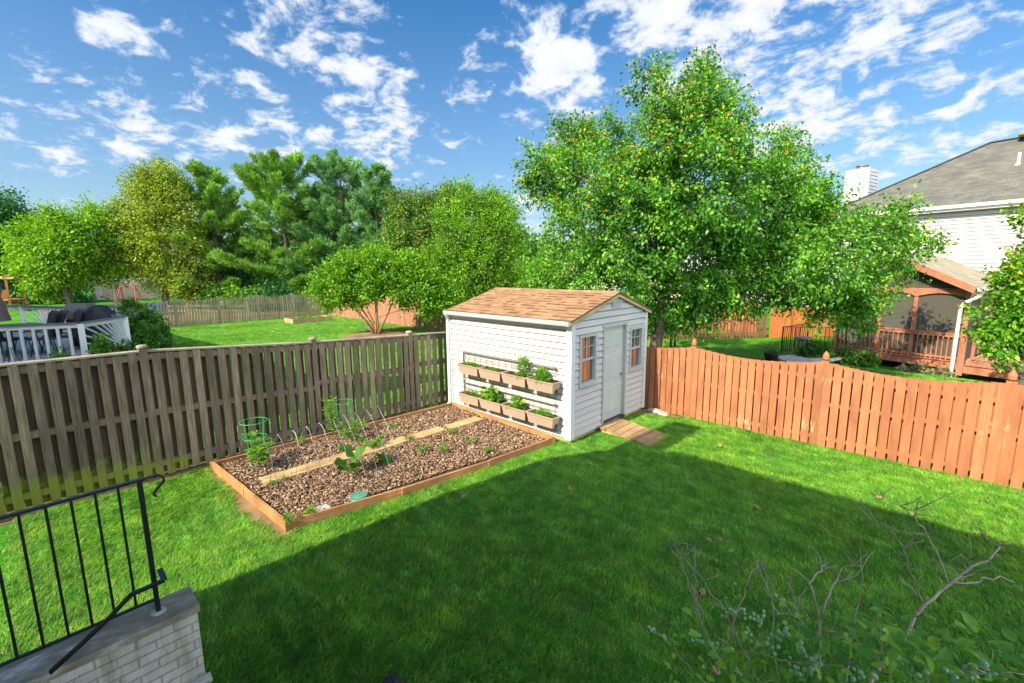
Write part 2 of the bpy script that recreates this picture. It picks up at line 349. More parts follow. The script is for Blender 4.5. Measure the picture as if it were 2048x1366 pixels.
M['newleaf'] = leafmat('new_growth_leaves', [(0, (.34, .42, .03)), (.45, (.50, .42, .04)), (.8, (.62, .32, .04)), (1, (.55, .20, .05))], .4, .4, .1)
M['maple2'] = leafmat('young_maple_leaves', [(0, (.04, .16, .012)), (.4, (.08, .26, .014)), (.85, (.17, .38, .02)), (1, (.34, .46, .03))], .35, .4, .2)
M['lime'] = leafmat('bright_green_leaves', g((.06, .19, .012), (.11, .29, .014), (.18, .38, .018), (.29, .45, .03)), .38, .3, .25, .4)
M['olive'] = leafmat('olive_leaves', g((.09, .14, .015), (.16, .25, .02), (.23, .34, .025), (.31, .45, .035)), .3, .3, .35, .4)
M['darkgreen'] = leafmat('dark_green_leaves', g((.012, .07, .022), (.02, .10, .03), (.035, .15, .03), (.07, .2, .03)), .25, .3, .25, .4)
M['pine'] = leafmat('pine_needles', g((.06, .18, .05), (.11, .28, .08), (.16, .36, .11), (.22, .42, .14)), .2, .3, .3, .4)
M['pinewarm'] = leafmat('warm_pine_needles', g((.07, .20, .03), (.12, .30, .04), (.19, .38, .05), (.26, .44, .07)), .22, .3, .3, .4)
M['redleaf'] = leafmat('red_tipped_leaves', [(0, (.03, .12, .018)), (.5, (.06, .19, .02)), (.8, (.10, .25, .02)), (.9, (.26, .16, .03)), (1, (.42, .18, .06))], .25, .3, .3, .5)
M['cedarleaf'] = leafmat('arborvitae_sprays', g((.045, .145, .01), (.085, .235, .012), (.15, .32, .016), (.24, .39, .022)), .3, .3, .35, .5)
M['crape'] = leafmat('crape_leaves', [(0, (.055, .19, .01)), (.5, (.10, .30, .012)), (.88, (.18, .39, .016)), (1, (.38, .36, .03))], .35, .35, .25, .6)
M['shrub'] = leafmat('shrub_leaves', g((.025, .10, .012), (.045, .16, .014), (.08, .22, .02), (.14, .28, .03)), .25, .35, .25)
M['berryleaf'] = leafmat('bush_leaves', g((.10, .27, .04), (.16, .38, .05), (.24, .48, .05), (.42, .55, .04)), .3, .45, .2, 6)
M['herb'] = leafmat('herb_leaves', g((.05, .18, .015), (.09, .26, .02), (.15, .34, .025), (.24, .42, .04)), .35, .35, .2, 4)
M['heuchera'] = leafmat('mottled_leaves', g((.10, .10, .05), (.18, .19, .09), (.26, .27, .13), (.34, .33, .18)), .2, .3, .2)
M['litter'] = plain('woodland_floor', (.20, .13, .07), .95, .5, 1.2, .1, 0, 1)

# ------------------------------------------------------------------ mesh helpers
class MB:
    def __init__(s): s.v = []; s.f = []; s.marks = []
    def mark(s): s.marks.append((len(s.v), len(s.f)))
    def add(s, vs, fs):
        s.mark(); o = len(s.v); s.v += [tuple(map(float, v)) for v in vs]; s.f += [tuple(i+o for i in f) for f in fs]
    def box(s, x0, x1, y0, y1, z0, z1, jit=0):
        s.add([(x0,y0,z0),(x1,y0,z0),(x1,y1,z0),(x0,y1,z0),(x0,y0,z1),(x1,y0,z1),(x1,y1,z1),(x0,y1,z1)],
              [(3,2,1,0),(4,5,6,7),(0,1,5,4),(1,2,6,5),(2,3,7,6),(3,0,4,7)])
        return s
    def hexa(s, b, t):   # 4 bottom points, 4 top points
        s.add(list(b)+list(t), [(3,2,1,0),(4,5,6,7),(0,1,5,4),(1,2,6,5),(2,3,7,6),(3,0,4,7)]); return s
    def beam(s, a, b, w, h, up=(0, 0, 1)):
        a, b = Vector(a), Vector(b); d = (b-a).normalized(); u = Vector(up)
        sdv = d.cross(u); 
        if sdv.length < 1e-4: sdv = d.cross(Vector((1, 0, 0)))
        sdv.normalize(); u = sdv.cross(d).normalized()
        q = [(-1,-1),(1,-1),(1,1),(-1,1)]
        s.hexa([a+sdv*w/2*i+u*h/2*j for i, j in q], [b+sdv*w/2*i+u*h/2*j for i, j in q]); return s
    def tube(s, pts, r, n=6, caps=True):
        pts = [Vector(p) for p in pts]; rs = r if hasattr(r, '__len__') else [r]*len(pts); s.mark(); base = len(s.v); prev = None
        for i, p in enumerate(pts):
            d = (pts[min(i+1, len(pts)-1)]-pts[max(i-1, 0)])
            d = d.normalized() if d.length > 1e-9 else Vector((0, 0, 1))
            if prev is None: u = d.orthogonal().normalized()
            else:
                u = prev-d*prev.dot(d); u = u.normalized() if u.length > 1e-6 else d.orthogonal().normalized()
            prev = u; w = d.cross(u)
            for k in range(n):
                a = 2*PI*k/n; q = p+(u*math.cos(a)+w*math.sin(a))*rs[i]; s.v.append(tuple(q))
        for i in range(len(pts)-1):
            for k in range(n):
                a = base+i*n+k; b = base+i*n+(k+1) % n; s.f.append((a, b, b+n, a+n))
        if caps:
            s.f.append(tuple(base+k for k in range(n))[::-1]); s.f.append(tuple(base+(len(pts)-1)*n+k for k in range(n)))
        return s
    def lathe(s, c, prof, n=16):
        s.mark(); c = Vector(c); base = len(s.v)
        for r, z in prof:
            for k in range(n):
                a = 2*PI*k/n; s.v.append((c.x+r*math.cos(a), c.y+r*math.sin(a), c.z+z))
        for i in range(len(prof)-1):
            for k in range(n):
                a = base+i*n+k; b = base+i*n+(k+1) % n; s.f.append((a, b, b+n, a+n))
        s.f.append(tuple(base+k for k in range(n))[::-1]); s.f.append(tuple(base+(len(prof)-1)*n+k for k in range(n)))
        return s
    def prism(s, poly, vec):
        n = len(poly); v = Vector(vec); P = [Vector(p) for p in poly]
        s.add(P+[p+v for p in P], [tuple(range(n))[::-1], tuple(range(n, 2*n))]+[(i, (i+1) % n, n+(i+1) % n, n+i) for i in range(n)]); return s
    def build_each(s, name, mat, parent=None, smooth=False, per=1):
        mk = s.marks[::per]+[(len(s.v), len(s.f))]
        for (v0, f0), (v1, f1) in zip(mk[:-1], mk[1:]):
            me = bpy.data.meshes.new(name); me.from_pydata(s.v[v0:v1], [], [tuple(i-v0 for i in f) for f in s.f[f0:f1]]); me.update()
            link(name, me, mat, parent, smooth)
    def build(s, name, mat, parent=None, smooth=False, **tags):
        me = bpy.data.meshes.new(name); me.from_pydata(s.v, [], s.f); me.update()
        return link(name, me, mat, parent, smooth, **tags)
def link(name, me, mat, parent=None, smooth=False, **tags):
    if mat is not None: me.materials.append(M[mat] if isinstance(mat, str) else mat)
    if smooth: me.polygons.foreach_set('use_smooth', [True]*len(me.polygons))
    o = bpy.data.objects.new(name, me); COL.objects.link(o)
    if parent is not None:      # mesh is modelled in yard coordinates, stored relative to its thing's base
        r = parent
        while r.parent is not None: r = r.parent
        me.transform(Matrix.Translation(-Vector(r.location))); o.parent = parent
    for k, v in tags.items(): o[k] = v
    return o
def thing(name, label, cat, loc=(0, 0, 0), group=None):
    o = bpy.data.objects.new(name, None); COL.objects.link(o); o.location = tuple(map(float, loc)); o['label'] = label; o['category'] = cat
    if group: o['group'] = group
    o.empty_display_size = .1
    return o
def copy_thing(o, loc, label=None, mats=None):
    c = o.copy(); COL.objects.link(c); c.location = tuple(map(float, loc))
    if label: c['label'] = label
    def rec(a, b):
        for ch in a.children:
            d = ch.copy(); COL.objects.link(d); d.parent = b; rec(ch, d)
    rec(o, c); return c
def nrm(a): return a/np.maximum(np.linalg.norm(a, axis=-1, keepdims=True), 1e-9)
def mesh_np(name, V, F):
    me = bpy.data.meshes.new(name); k = F.shape[1]
    me.vertices.add(len(V)); me.vertices.foreach_set('co', V.astype(np.float32).ravel())
    me.loops.add(F.size); me.loops.foreach_set('vertex_index', F.astype(np.int32).ravel())
    me.polygons.add(len(F)); me.polygons.foreach_set('loop_start', (np.arange(len(F))*k).astype(np.int32))
    me.update(calc_edges=True); return me
def leaf_mesh(name, P, D, Nn, Ls, Ws, fold=.15):
    D = nrm(D); S = nrm(np.cross(D, Nn)); Nn = nrm(np.cross(S, D)); Ls = Ls[:, None]; Ws = Ws[:, None]
    V = np.stack([P, P+D*Ls*.42+S*Ws*.5+Nn*Ws*fold, P+D*Ls, P+D*Ls*.42-S*Ws*.5+Nn*Ws*fold], 1).reshape(-1, 3)
    i = np.arange(len(P))*4
    F = np.concatenate([np.stack([i, i+1, i+2], 1), np.stack([i, i+2, i+3], 1)])
    return mesh_np(name, V, F)
def rdir(n): return nrm(rng.normal(size=(n, 3)))
def in_blobs(blobs, n, lo=.0, power=2.4):
    w = np.array([b[1][0]*b[1][1]*b[1][2] for b in blobs])**.75; w /= w.sum()
    idx = rng.choice(len(blobs), n, p=w); C = np.array([b[0] for b in blobs])[idx]; Rr = np.array([b[1] for b in blobs])[idx]
    d = rdir(n); rad = np.maximum(rng.random(n)**(1/power), lo)[:, None]
    return C+d*Rr*rad, d, idx
def clusters_to_leaves(P, out, per, spread, size, wr=.6, droop=.25, upn=.6):
    n = len(P)*per; C = np.repeat(P, per, 0); O = np.repeat(out, per, 0)
    tt = rng.random(n)[:, None]
    pos = C+O*(tt-.5)*spread*1.6+rng.normal(size=(n, 3))*spread*.38
    D = O*.6+rdir(n)*.8+np.array([0, 0, -droop]); Nn = rdir(n)*.8+np.array([0, 0, upn])+O*.4
    s = size*(.65+.7*rng.random(n)); return pos, D, Nn, s, s*wr
def limb(mb, a, b, r0, r1, sag=.0, n=6, segs=5, wob=.06):
    a, b = Vector(a), Vector(b); L = (b-a).length; pts = []; rs = []
    off = Vector((R_.uniform(-1, 1), R_.uniform(-1, 1), R_.uniform(-.3, .6)))*L*wob
    for i in range(segs+1):
        t_ = i/segs; p = a.lerp(b, t_)+off*math.sin(t_*PI)+Vector((0, 0, sag*L*math.sin(t_*PI)))
        pts.append(p); rs.append(r0+(r1-r0)*t_)
    mb.tube(pts, rs, n); return pts
def tree(name, label, cat, base, blobs, mat, nclus, per, spread, size, trunk_r, bark='bark', top=None, trunks=1, fork=.3, droop=.25,
         group=None, lo=.35, wr=.6, sub=60, lean=(0, 0), tips=0, along=0, crown_name='crown', seed=1, power=2.4):
    global rng; rng = np.random.default_rng(seed); R_.seed(seed)
    base = Vector(base); T = thing(name, label, cat, base, group)
    P, d, idx = in_blobs(blobs, nclus, lo, power)
    cen = np.mean([b[0] for b in blobs], 0)
    P = np.array(P); out = nrm(P-cen+d*1.0+np.array([0, 0, .3]))
    keep = P[:, 2] > base.z+.15; P, out, d = P[keep], nrm(out*.5+d*.6)[keep], d[keep]
    mb = MB(); topz = max(b[0][2] for b in blobs)
    if top is None: top = Vector((cen[0], cen[1], cen[2]+(topz-cen[2])*.7))
    top = Vector(top)
    pts = []
    if trunks == 1:
        spine = limb(mb, base-Vector((0, 0, .05)), base.lerp(top, .5)+Vector((lean[0], lean[1], 0)), trunk_r*1.15, trunk_r*.6, 0, 10, 7, .03)
        spine += limb(mb, spine[-1], top, trunk_r*.6, trunk_r*.12, 0, 7, 7, .04)[1:]
        pts = spine
    else:
        for k in range(trunks):
            a = 2*PI*k/trunks+.3; b0 = base+Vector((math.cos(a), math.sin(a), 0))*trunk_r*1.6
            bb = blobs[k % len(blobs)][0]; pts += limb(mb, b0, Vector(bb), trunk_r, trunk_r*.3, .05, 7, 7, .06)
    cand = [p for p in pts if p.z > base.z+(topz-base.z)*fork*.6] or pts
    lp = []; pts_c = list(cand)
    for b in sorted(blobs, key=lambda q: (Vector(q[0])-Vector((base.x, base.y, q[0][2]*.6))).length):
        c = Vector(b[0]); cand = pts_c+[q for q in lp if (q-base).length > .5]; below = [p for p in cand if p.z < c.z-.15*(c-p).length] or cand
        a = min(below, key=lambda p: (p-c).length); L = (a-c).length
        lp += limb(mb, a, c, max(.016, min(trunk_r*.5, L*.022)), .012, .06, 6, 6, .10)[1:]
    for k in range(min(sub, len(P))):
        c = Vector(P[k]); a = min(lp, key=lambda p: (p-c).length); limb(mb, a, c, .014+trunk_r*.03, .005, .03, 4, 4, .1)
    if along and lp:      # leafy twigs along the limbs, not only at their ends
        Q = np.array([tuple(p) for p in lp]); Q = Q[np.linalg.norm(Q[:, :2]-np.array(base)[:2], axis=1) > .9]
        k = rng.choice(len(Q), along); dd = rdir(along); P = np.concatenate([P, Q[k]+dd*rng.uniform(.1, .55, (along, 1))]); out = np.concatenate([out, dd])
    pos, D, Nn, s, w = clusters_to_leaves(P, out, per, spread, size, wr, droop)
    link(crown_name, leaf_mesh(crown_name, pos, D, Nn, s, w), mat, T)
    if tips:
        sc_ = (P-cen)@np.array([0, 0, 1.])+np.linalg.norm(P-cen, axis=1)*.9+rng.normal(0, .5, len(P)); sel = np.argsort(-sc_)[:int(len(P)*tips)]
        Cc = P[sel]+out[sel]*spread*.75+np.array([0, 0, spread*.25]); n_ = 6; C6 = np.repeat(Cc, n_, 0)+rng.normal(0, .035, (len(Cc)*n_, 3)); D6 = rdir(len(C6))*.8+np.array([0, 0, -.15]); s6 = size*rng.uniform(.4, .75, len(C6))
        link('new_growth', leaf_mesh('new_growth', C6, D6, rdir(len(C6))+np.array([0, 0, .8]), s6, s6*.55), 'newleaf', T)
    mb.build('trunk', bark, T, True)
    return T

# ------------------------------------------------------------------ ground
def terr(x, y):
    x = np.asarray(x, float); y = np.asarray(y, float)
    sm = lambda a, b, v: (lambda t_: t_*t_*(3-2*t_))(np.clip((v-a)/(b-a), 0, 1))
    right = sm(-13, -9, x)
    z = -.30*sm(9.2, 18, y)*right - .5*sm(17.5, 20.2, y)*sm(-4, -2.2, x)
    z = z + .5*sm(36, 46, -x)*(1-right)
    return z
def build_ground():
    xs = np.unique(np.concatenate([np.linspace(-500, -60, 23), np.linspace(-60, 12, 181), np.linspace(12, 500, 25)]))
    ys = np.unique(np.concatenate([np.linspace(-500, -10, 23), np.linspace(-10, 40, 126), np.linspace(40, 500, 25)]))
    X, Y = np.meshgrid(xs, ys); Z = terr(X, Y)
    V = np.stack([X.ravel(), Y.ravel(), Z.ravel()], 1); nx = len(xs)
    I = (np.arange(len(ys)-1)[:, None]*nx+np.arange(nx-1)[None]).ravel()
    me = mesh_np('ground', V, np.stack([I, I+1, I+nx+1, I+nx], 1))
    link('ground', me, 'ground', smooth=True, kind='structure')
build_ground()

def bare_soil():
    for nm, P in (('soil_strip', [(-8.1, -1.5), (-7.70, -1.5), (-7.58, 8.45), (-8.0, 8.45)]), ('soil_patch', [(-7.6, 1.30), (-5.0, 1.42), (-4.95, 1.7), (-7.62, 1.6)]), ('soil_corner', [(-4.35, 7.9), (-3.45, 8.3), (-3.4, 8.47), (-4.35, 8.47)])):
        mb = MB(); mb.add([(x, y, .006) for x, y in P], [(0, 1, 2, 3)]); mb.build(nm, 'litter', None, kind='structure')
bare_soil()
def tuft(name, nb, rad, hgt, lean, w):
    V = []; F = []
    for i in range(nb):
        a = rng.uniform(0, 2*PI); r = rad*math.sqrt(rng.random()); p = np.array([r*math.cos(a), r*math.sin(a), -.005])
        h = hgt*rng.uniform(.6, 1.15); az = rng.normal(0, .75); ln = lean*rng.uniform(.4, 1.4)
        dv = np.array([math.cos(az), math.sin(az), 0]); sv = np.array([-dv[1], dv[0], 0])
        sa = rng.uniform(0, PI); sv = sv*math.cos(sa)+dv*math.sin(sa)*.6
        p1 = p+np.array([0, 0, h*.55])+dv*ln*h*.3; p2 = p+np.array([0, 0, h*(1-.25*ln)])+dv*ln*h*.95
        o = len(V); V += [p-sv*w/2, p+sv*w/2, p1+sv*w*.42, p1-sv*w*.42, p2]; F += [(o, o+1, o+2), (o, o+2, o+3), (o+3, o+2, o+4)]
    me = mesh_np(name, np.array(V), np.array(F)); me.materials.append(M['grass'])
    return bpy.data.objects.new(name, me)
def inside(px, py, poly):
    n = len(poly); c = np.zeros(len(px), bool); j = n-1
    for i in range(n):
        xi, yi = poly[i]; xj, yj = poly[j]
        t_ = ((yi > py) != (yj > py)) & (px < (xj-xi)*(py-yi)/((yj-yi) or 1e-9)+xi); c ^= t_; j = i
    return c
BED = [(-7.59, 1.50), (-5.11, 1.64), (-4.50, 5.66), (-7.32, 5.80)]
def fbm(x, y, s, seed):
    r = np.random.default_rng(seed); v = 0
    for k in range(6):
        a = r.uniform(0, 2*PI); f = s*(.5+k*.45); v = v+np.sin(x*math.cos(a)*f+y*math.sin(a)*f+r.uniform(0, 7)+1.3*np.sin((x*math.sin(a)-y*math.cos(a))*f*.6))/(1+k*.5)
    return v/3
def grass_field(name, label, xr, yr_, step, tufts, scl, holes, seed):
    rr = np.random.default_rng(seed); nx = int((xr[1]-xr[0])/step); ny = int((yr_[1]-yr_[0])/step)
    X, Y = np.meshgrid(np.linspace(*xr, nx), np.linspace(*yr_, ny)); X = X.ravel()+rr.uniform(-.6, .6, X.size)*step; Y = Y.ravel()+rr.uniform(-.6, .6, Y.size)*step
    # keep only what the camera could see, with a margin for a step to the side
    dx = X*CH[0]+Y*CH[1]; sx = X*CR[0]+Y*CR[1]
    k = (dx > 1.3) & (np.abs(sx) < dx*1.35+1.2)
    for h in holes: k &= ~inside(X, Y, h)
    X, Y = X[k], Y[k]; n = len(X)
    rot = np.zeros((n, 3)); rot[:, 2] = 1.9+1.9*fbm(X, Y, 1.1, 5)+rr.normal(0, .45, n)
    sc_ = scl*(.75+.5*rr.random(n))*(1+.22*fbm(X, Y, 2.2, 9)); sc_ = np.maximum(sc_, .4)
    me = bpy.data.meshes.new(name); V = np.stack([X, Y, terr(X, Y)], 1)
    me.vertices.add(n); me.vertices.foreach_set('co', V.astype(np.float32).ravel())
    a = me.attributes.new('rot', 'FLOAT_VECTOR', 'POINT'); a.data.foreach_set('vector', rot.astype(np.float32).ravel())
    a = me.attributes.new('scl', 'FLOAT', 'POINT'); a.data.foreach_set('value', sc_.astype(np.float32))
    a = me.attributes.new('pick', 'INT', 'POINT'); a.data.foreach_set('value', rr.integers(0, len(tufts), n).astype(np.int32))
    me.materials.append(M['grass'])
    o = bpy.data.objects.new(name, me); COL.objects.link(o); o['kind'] = 'stuff'; o['label'] = label; o['category'] = 'grass'
    ng = bpy.data.node_groups.new(name, 'GeometryNodeTree')
    ng.interface.new_socket('Geometry', in_out='INPUT', socket_type='NodeSocketGeometry'); ng.interface.new_socket('Geometry', in_out='OUTPUT', socket_type='NodeSocketGeometry')
    gi = ng.nodes.new('NodeGroupInput'); go = ng.nodes.new('NodeGroupOutput'); join = ng.nodes.new('GeometryNodeJoinGeometry')
    def attr(nm, ty):
        q = ng.nodes.new('GeometryNodeInputNamedAttribute'); q.data_type = ty; q.inputs[0].default_value = nm
        return [s_ for s_ in q.outputs if s_.enabled and s_.name == 'Attribute'][0]
    ar, as_, ap = attr('rot', 'FLOAT_VECTOR'), attr('scl', 'FLOAT'), attr('pick', 'INT')
    for i, tf in enumerate(tufts):
        oi = ng.nodes.new('GeometryNodeObjectInfo'); oi.inputs['Object'].default_value = tf
        cmp_ = ng.nodes.new('FunctionNodeCompare'); cmp_.data_type = 'INT'; cmp_.operation = 'EQUAL'
        ii = [s_ for s_ in cmp_.inputs if s_.enabled]; ng.links.new(ap, ii[0]); ii[1].default_value = i
        ip = ng.nodes.new('GeometryNodeInstanceOnPoints'); ng.links.new(gi.outputs[0], ip.inputs['Points'])
        ng.links.new(cmp_.outputs[0], ip.inputs['Selection']); ng.links.new(oi.outputs['Geometry'], ip.inputs['Instance'])
        ng.links.new(ar, ip.inputs['Rotation']); ng.links.new(as_, ip.inputs['Scale']); ng.links.new(ip.outputs[0], join.inputs[0])
    ng.links.new(join.outputs[0], go.inputs[0])
    md = o.modifiers.new('tufts', 'NODES'); md.node_group = ng
    return o
rng = np.random.default_rng(3)
tufts = [tuft('blade_tuft', 26, .05, .066, l, .0056) for l in (.9, 1.3, .6, 1.1)]
tufts_far = [tuft('far_blade_tuft', 26, .12, .06, l, .010) for l in (.8, 1.2)]
SHEDH = [(-7.43, 5.85), (-4.32, 5.85), (-4.32, 8.3), (-7.43, 8.3)]
grass_field('lawn_grass', 'mown green lawn of the fenced back yard', (-7.85, 4.6), (-.5, 8.45), .045, tufts, 1.0,
            [BED, SHEDH, [(-3.84, -1), (-3.55, -1), (-3.55, .54), (-3.84, .54)], [(-7.9, -1), (-7.74, -1), (-7.62, 8.6), (-7.9, 8.6)],
             [(-7.5, 1.38), (-6.6, 1.45), (-5.9, 1.40), (-5.3, 1.52), (-5.0, 1.50), (-5.05, 1.7), (-7.6, 1.55)], [(-4.3, 8.0), (-3.5, 8.35), (-3.5, 8.6), (-4.3, 8.6)]], 21)
grass_field('neighbour_lawn_grass', 'mown green lawn beyond the weathered grey fence', (-29.3, -8.05), (-4, 13.0), .105, tufts_far, .8, [], 22)
grass_field('far_lawn_grass', 'shaded green lawn beyond the red fence', (-18, 6), (8.7, 19.5), .105, tufts_far, .8, [], 23)
rng = np.random.default_rng(31)

# ------------------------------------------------------------------ houses that throw the shade
def lap_wall(mb, o, u, n, u0, u1, z0, z1, course=.115, proud=.014, holes=(), clip=None):
    o, u, n = Vector(o), Vector(u), Vector(n); z = z0; up = Vector((0, 0, 1))
    while z < z1-1e-4:
        za, zb = z, min(z+course, z1); cuts = [(u0, u1)]
        if clip:
            a, b = clip((za+zb)/2); cuts = [(max(u0, a), min(u1, b))]
        # split vertical span where an opening starts or ends
        levels = sorted({za, zb}|{h[2] for h in holes if za < h[2] < zb}|{h[3] for h in holes if za < h[3] < zb})
        for la, lb in zip(levels[:-1], levels[1:]):
            seg = list(cuts)
            for (a, b, c, d) in holes:
                if c < (la+lb)/2 < d:
                    ns = []
                    for (p, q) in seg:
                        if b <= p or a >= q: ns.append((p, q)); continue
                        if a > p: ns.append((p, a))
                        if b < q: ns.append((b, q))
                    seg = ns
            fa, fb = (zb-la)/course*proud, (zb-lb)/course*proud
            for (p, q) in seg:
                if q-p < .004: continue
                fb = max(fb, proud*.25); gr = min(.02, (lb-la)*.5) if lb == zb else 0
                A = [o+u*p+n*fa+up*la, o+u*q+n*fa+up*la, o+u*q+n*fb+up*(lb-gr), o+u*p+n*fb+up*(lb-gr)]
                if gr: A += [o+u*q-n*proud*.9+up*(lb-gr*.35), o+u*p-n*proud*.9+up*(lb-gr*.35), o+u*q-n*proud*.9+up*(lb+.004), o+u*p-n*proud*.9+up*(lb+.004)]
                mb.add(A, [(0, 1, 2, 3)]+([(3, 2, 4, 5), (5, 4, 6, 7)] if gr else []))
                if la == za: mb.add([o+u*p+up*la-n*proud*.8, o+u*q+up*la-n*proud*.8, o+u*q+n*fa+up*la, o+u*p+n*fa+up*la], [(0, 1, 2, 3)])
        z = zb
TS = math.tan(SUN_EL)
def own_house():
    T = thing('house', 'white sided house wall just behind the viewer, shading the lawn', 'house', (0, -.8, 0))
    y0 = -.62; k2z = lambda k: (k-y0)*TS
    prof = [(-4.74, 0), (-4.74, k2z(3.46)), (-4.60, k2z(5.15)), (-4.26, k2z(5.95)), (-3.79, k2z(6.5)), (-3.3, k2z(6.78)), (9, k2z(6.72)), (9, 0)]
    mb = MB(); mb.prism([(x-.02, y0, z) for x, z in prof], (0, -8, 0)); mb.build('wall', 'housewhite', T)
    mb = MB(); h = k2z(8.15); mb.box(-4.19, -3.66, y0-.01, y0-.9, k2z(6), h); mb.build('chimney', 'housewhite', T)
    mb = MB(); mb.box(-1.2, 0, y0, y0+.03, 3.6, 5); mb.build('window', 'glassdark', T)
own_house()
def left_house():
    T = thing('house', 'white neighbouring house beside the grey railed deck, out of the picture', 'house', (-18, -3, 0))
    y0 = -2.5; k2z = lambda k: (k-y0)*TS
    prof = [(-34, 0), (-34, k2z(4.3)), (-26, k2z(4.3)), (-20.4, k2z(4.95)), (-13.2, k2z(5.1)), (-11.9, k2z(6.1)), (-10.9, k2z(7.5)), (-10.3, k2z(7.5)), (-10.0, 0)]
    MB().prism([(x, y0, z) for x, z in prof], (0, -8, 0)).build('wall', 'housewhite', T)
left_house()

# ------------------------------------------------------------------ garden shed
def shed():
    X0, X1, Y0, Y1 = -7.40, -4.30, 5.85, 8.32; ZB, ZE, ZR, YR = .10, 2.06, 2.445, 7.18
    T = thing('garden_shed', 'white vinyl sided shed with brown shingle roof at the end of the vegetable bed', 'shed', (X1, Y0, 0))
    mb = MB(); mb.box(X0+.03, X1-.07, Y0+.05, Y1-.03, ZB, ZE); mb.prism([(X0+.03, Y0+.05, ZE), (X0+.03, Y1-.03, ZE), (X0+.03, YR, ZR-.03)], (X1-X0-.10, 0, 0))
    mb.build('inner_frame', 'darkint', T)
    mb = MB(); lap_wall(mb, (0, Y0+.005, 0), (1, 0, 0), (0, -1, 0), X0, X1, ZB, ZE, .107, .028)
    mb.build('side_wall', 'white', T)
    holes = [(6.05, 6.55, .95, 1.81), (6.76, 7.56, 0, 1.90), (7.69, 8.17, .95, 1.78)]
    mb = MB()
    def clip(z):
        if z < ZE: return (Y0, Y1)
        t_ = (z-ZE)/(ZR-ZE); return (Y0+(YR-Y0)*t_, Y1-(Y1-YR)*t_)
    lap_wall(mb, (X1-.005, 0, 0), (0, 1, 0), (1, 0, 0), Y0, Y1, ZB, ZR, .115, .030, holes, clip)
    mb.build('gable_wall', 'white', T)
    mb = MB(); mb.box(X0, X1, Y1, Y1+.01, ZB, ZE); mb.box(X0-.01, X0, Y0, Y1, ZB, ZE); mb.prism([(X0, Y0, ZE), (X0, Y1, ZE), (X0, YR, ZR)], (-.01, 0, 0)); mb.build('rear_wall', 'white', T)
    mb = MB()
    mb.box(X1-.075, X1+.034, Y0-.034, Y0-.001, ZB-.02, ZE-.005); mb.box(X1-.001, X1+.034, Y0-.001, Y0+.07, ZB-.02, ZE+.0)
    mb.box(X1-.001, X1+.034, Y1-.07, Y1+.02, ZB-.02, ZE); mb.box(X0-.02, X0+.07, Y0-.034, Y0-.001, ZB-.02, ZE-.005)
    mb.build_each('corner_trim', 'whitetrim', T)
    mb = MB(); mb.box(X0+.02, X1-.015, Y0+.01, Y1-.02, .02, ZB-.003)
    for yy in (6.1, 7.1, 8.1): mb.box(X0+.1, X1-.06, yy-.05, yy+.05, -.02, .02)
    mb.build_each('floor_skid', 'rampside', T)
    # roof: two slabs with real shingle tabs in courses
    OV, OE, OL = .10, .07, .03
    sl_, rf, bd = MB(), MB(), MB()
    for sgn, yE in ((-1, Y0-OV), (1, Y1+OV)):
        yE2 = yE; run = abs(YR-yE2); zE = ZE-(OV)*(ZR-ZE)/abs(YR-(Y0 if sgn < 0 else Y1))+.02; d = Vector((0, yE2-YR, zE-ZR)); Ls = d.length; dn = d.normalized()
        nn = Vector((0, sgn*abs(d.z), abs(d.y))).normalized(); nn = Vector((0, sgn*abs(dn.z), abs(dn.y)))
        a = Vector((X0+OL, YR, ZR)); b = a+d; c = b+Vector((X1-X0+OE-OL, 0, 0)); e = a+Vector((X1-X0+OE-OL, 0, 0))
        sl_.hexa([a-nn*.0, e-nn*.0, c, b], [a+nn*.022, e+nn*.022, c+nn*.022, b+nn*.022]) if sgn < 0 else sl_.hexa([b, c, e, a], [b+nn*.022, c+nn*.022, e+nn*.022, a+nn*.022])
        rows = int(Ls/.135)+1; ch = Ls/rows
        for r in range(rows):
            x = X0+OL-.01; s1 = (r+1)*ch+(.012 if r == rows-1 else 0); s0 = r*ch
            while x < X1+OE+.01:
                w = R_.choice((.1, .13, .16, .2, .24)); x1 = min(x+w, X1+OE+.01)
                if X1+OE+.01-x1 < .05: x1 = X1+OE+.01
                th = .030+R_.uniform(-.002, .004); t0 = .023
                P = lambda xx, ss, hh: Vector((xx, YR, ZR))+dn*ss+nn*hh
                rf.hexa([P(x, s0-.02, t0), P(x1-.002, s0-.02, t0), P(x1-.002, s1, t0), P(x, s1, t0)], [P(x, s0-.02, t0+.002), P(x1-.005, s0-.02, t0+.002), P(x1-.005, s1, th+.006), P(x, s1, th+.006)])
                if R_.random() < .45: bd.hexa([P(x, s1-.022, th+.002), P(x1-.005, s1-.022, th+.002), P(x1-.005, s1+.002, th+.002), P(x, s1+.002, th+.002)], [P(x, s1-.022, th+.0066), P(x1-.005, s1-.022, th+.0066), P(x1-.005, s1+.002, th+.0082), P(x, s1+.002, th+.0082)])
                x = x1
    xx = X0+OL-.01
    while xx < X1+OE:
        x1 = min(xx+.2, X1+OE+.012)
        for sg in (-1, 1):
            y1 = YR+sg*.13; z1 = ZR+.042-.13*.36
            rf.hexa([(xx, YR, ZR+.030), (x1-.003, YR, ZR+.030), (x1-.003, y1, z1-.01), (xx, y1, z1-.01)], [(xx, YR, ZR+.045), (x1-.003, YR, ZR+.045), (x1-.003, y1, z1+.004), (xx, y1, z1+.004)])
        xx = x1
    r_ = sl_.build('roof', 'shingledark', T); nf = len(rf.f); rf.add(bd.v, bd.f); sh = rf.build('shingles', 'shingle', r_)
    sh.data.materials.append(M['shingledark']); sh.data.polygons.foreach_set('material_index', [0]*nf+[1]*(len(sh.data.polygons)-nf))
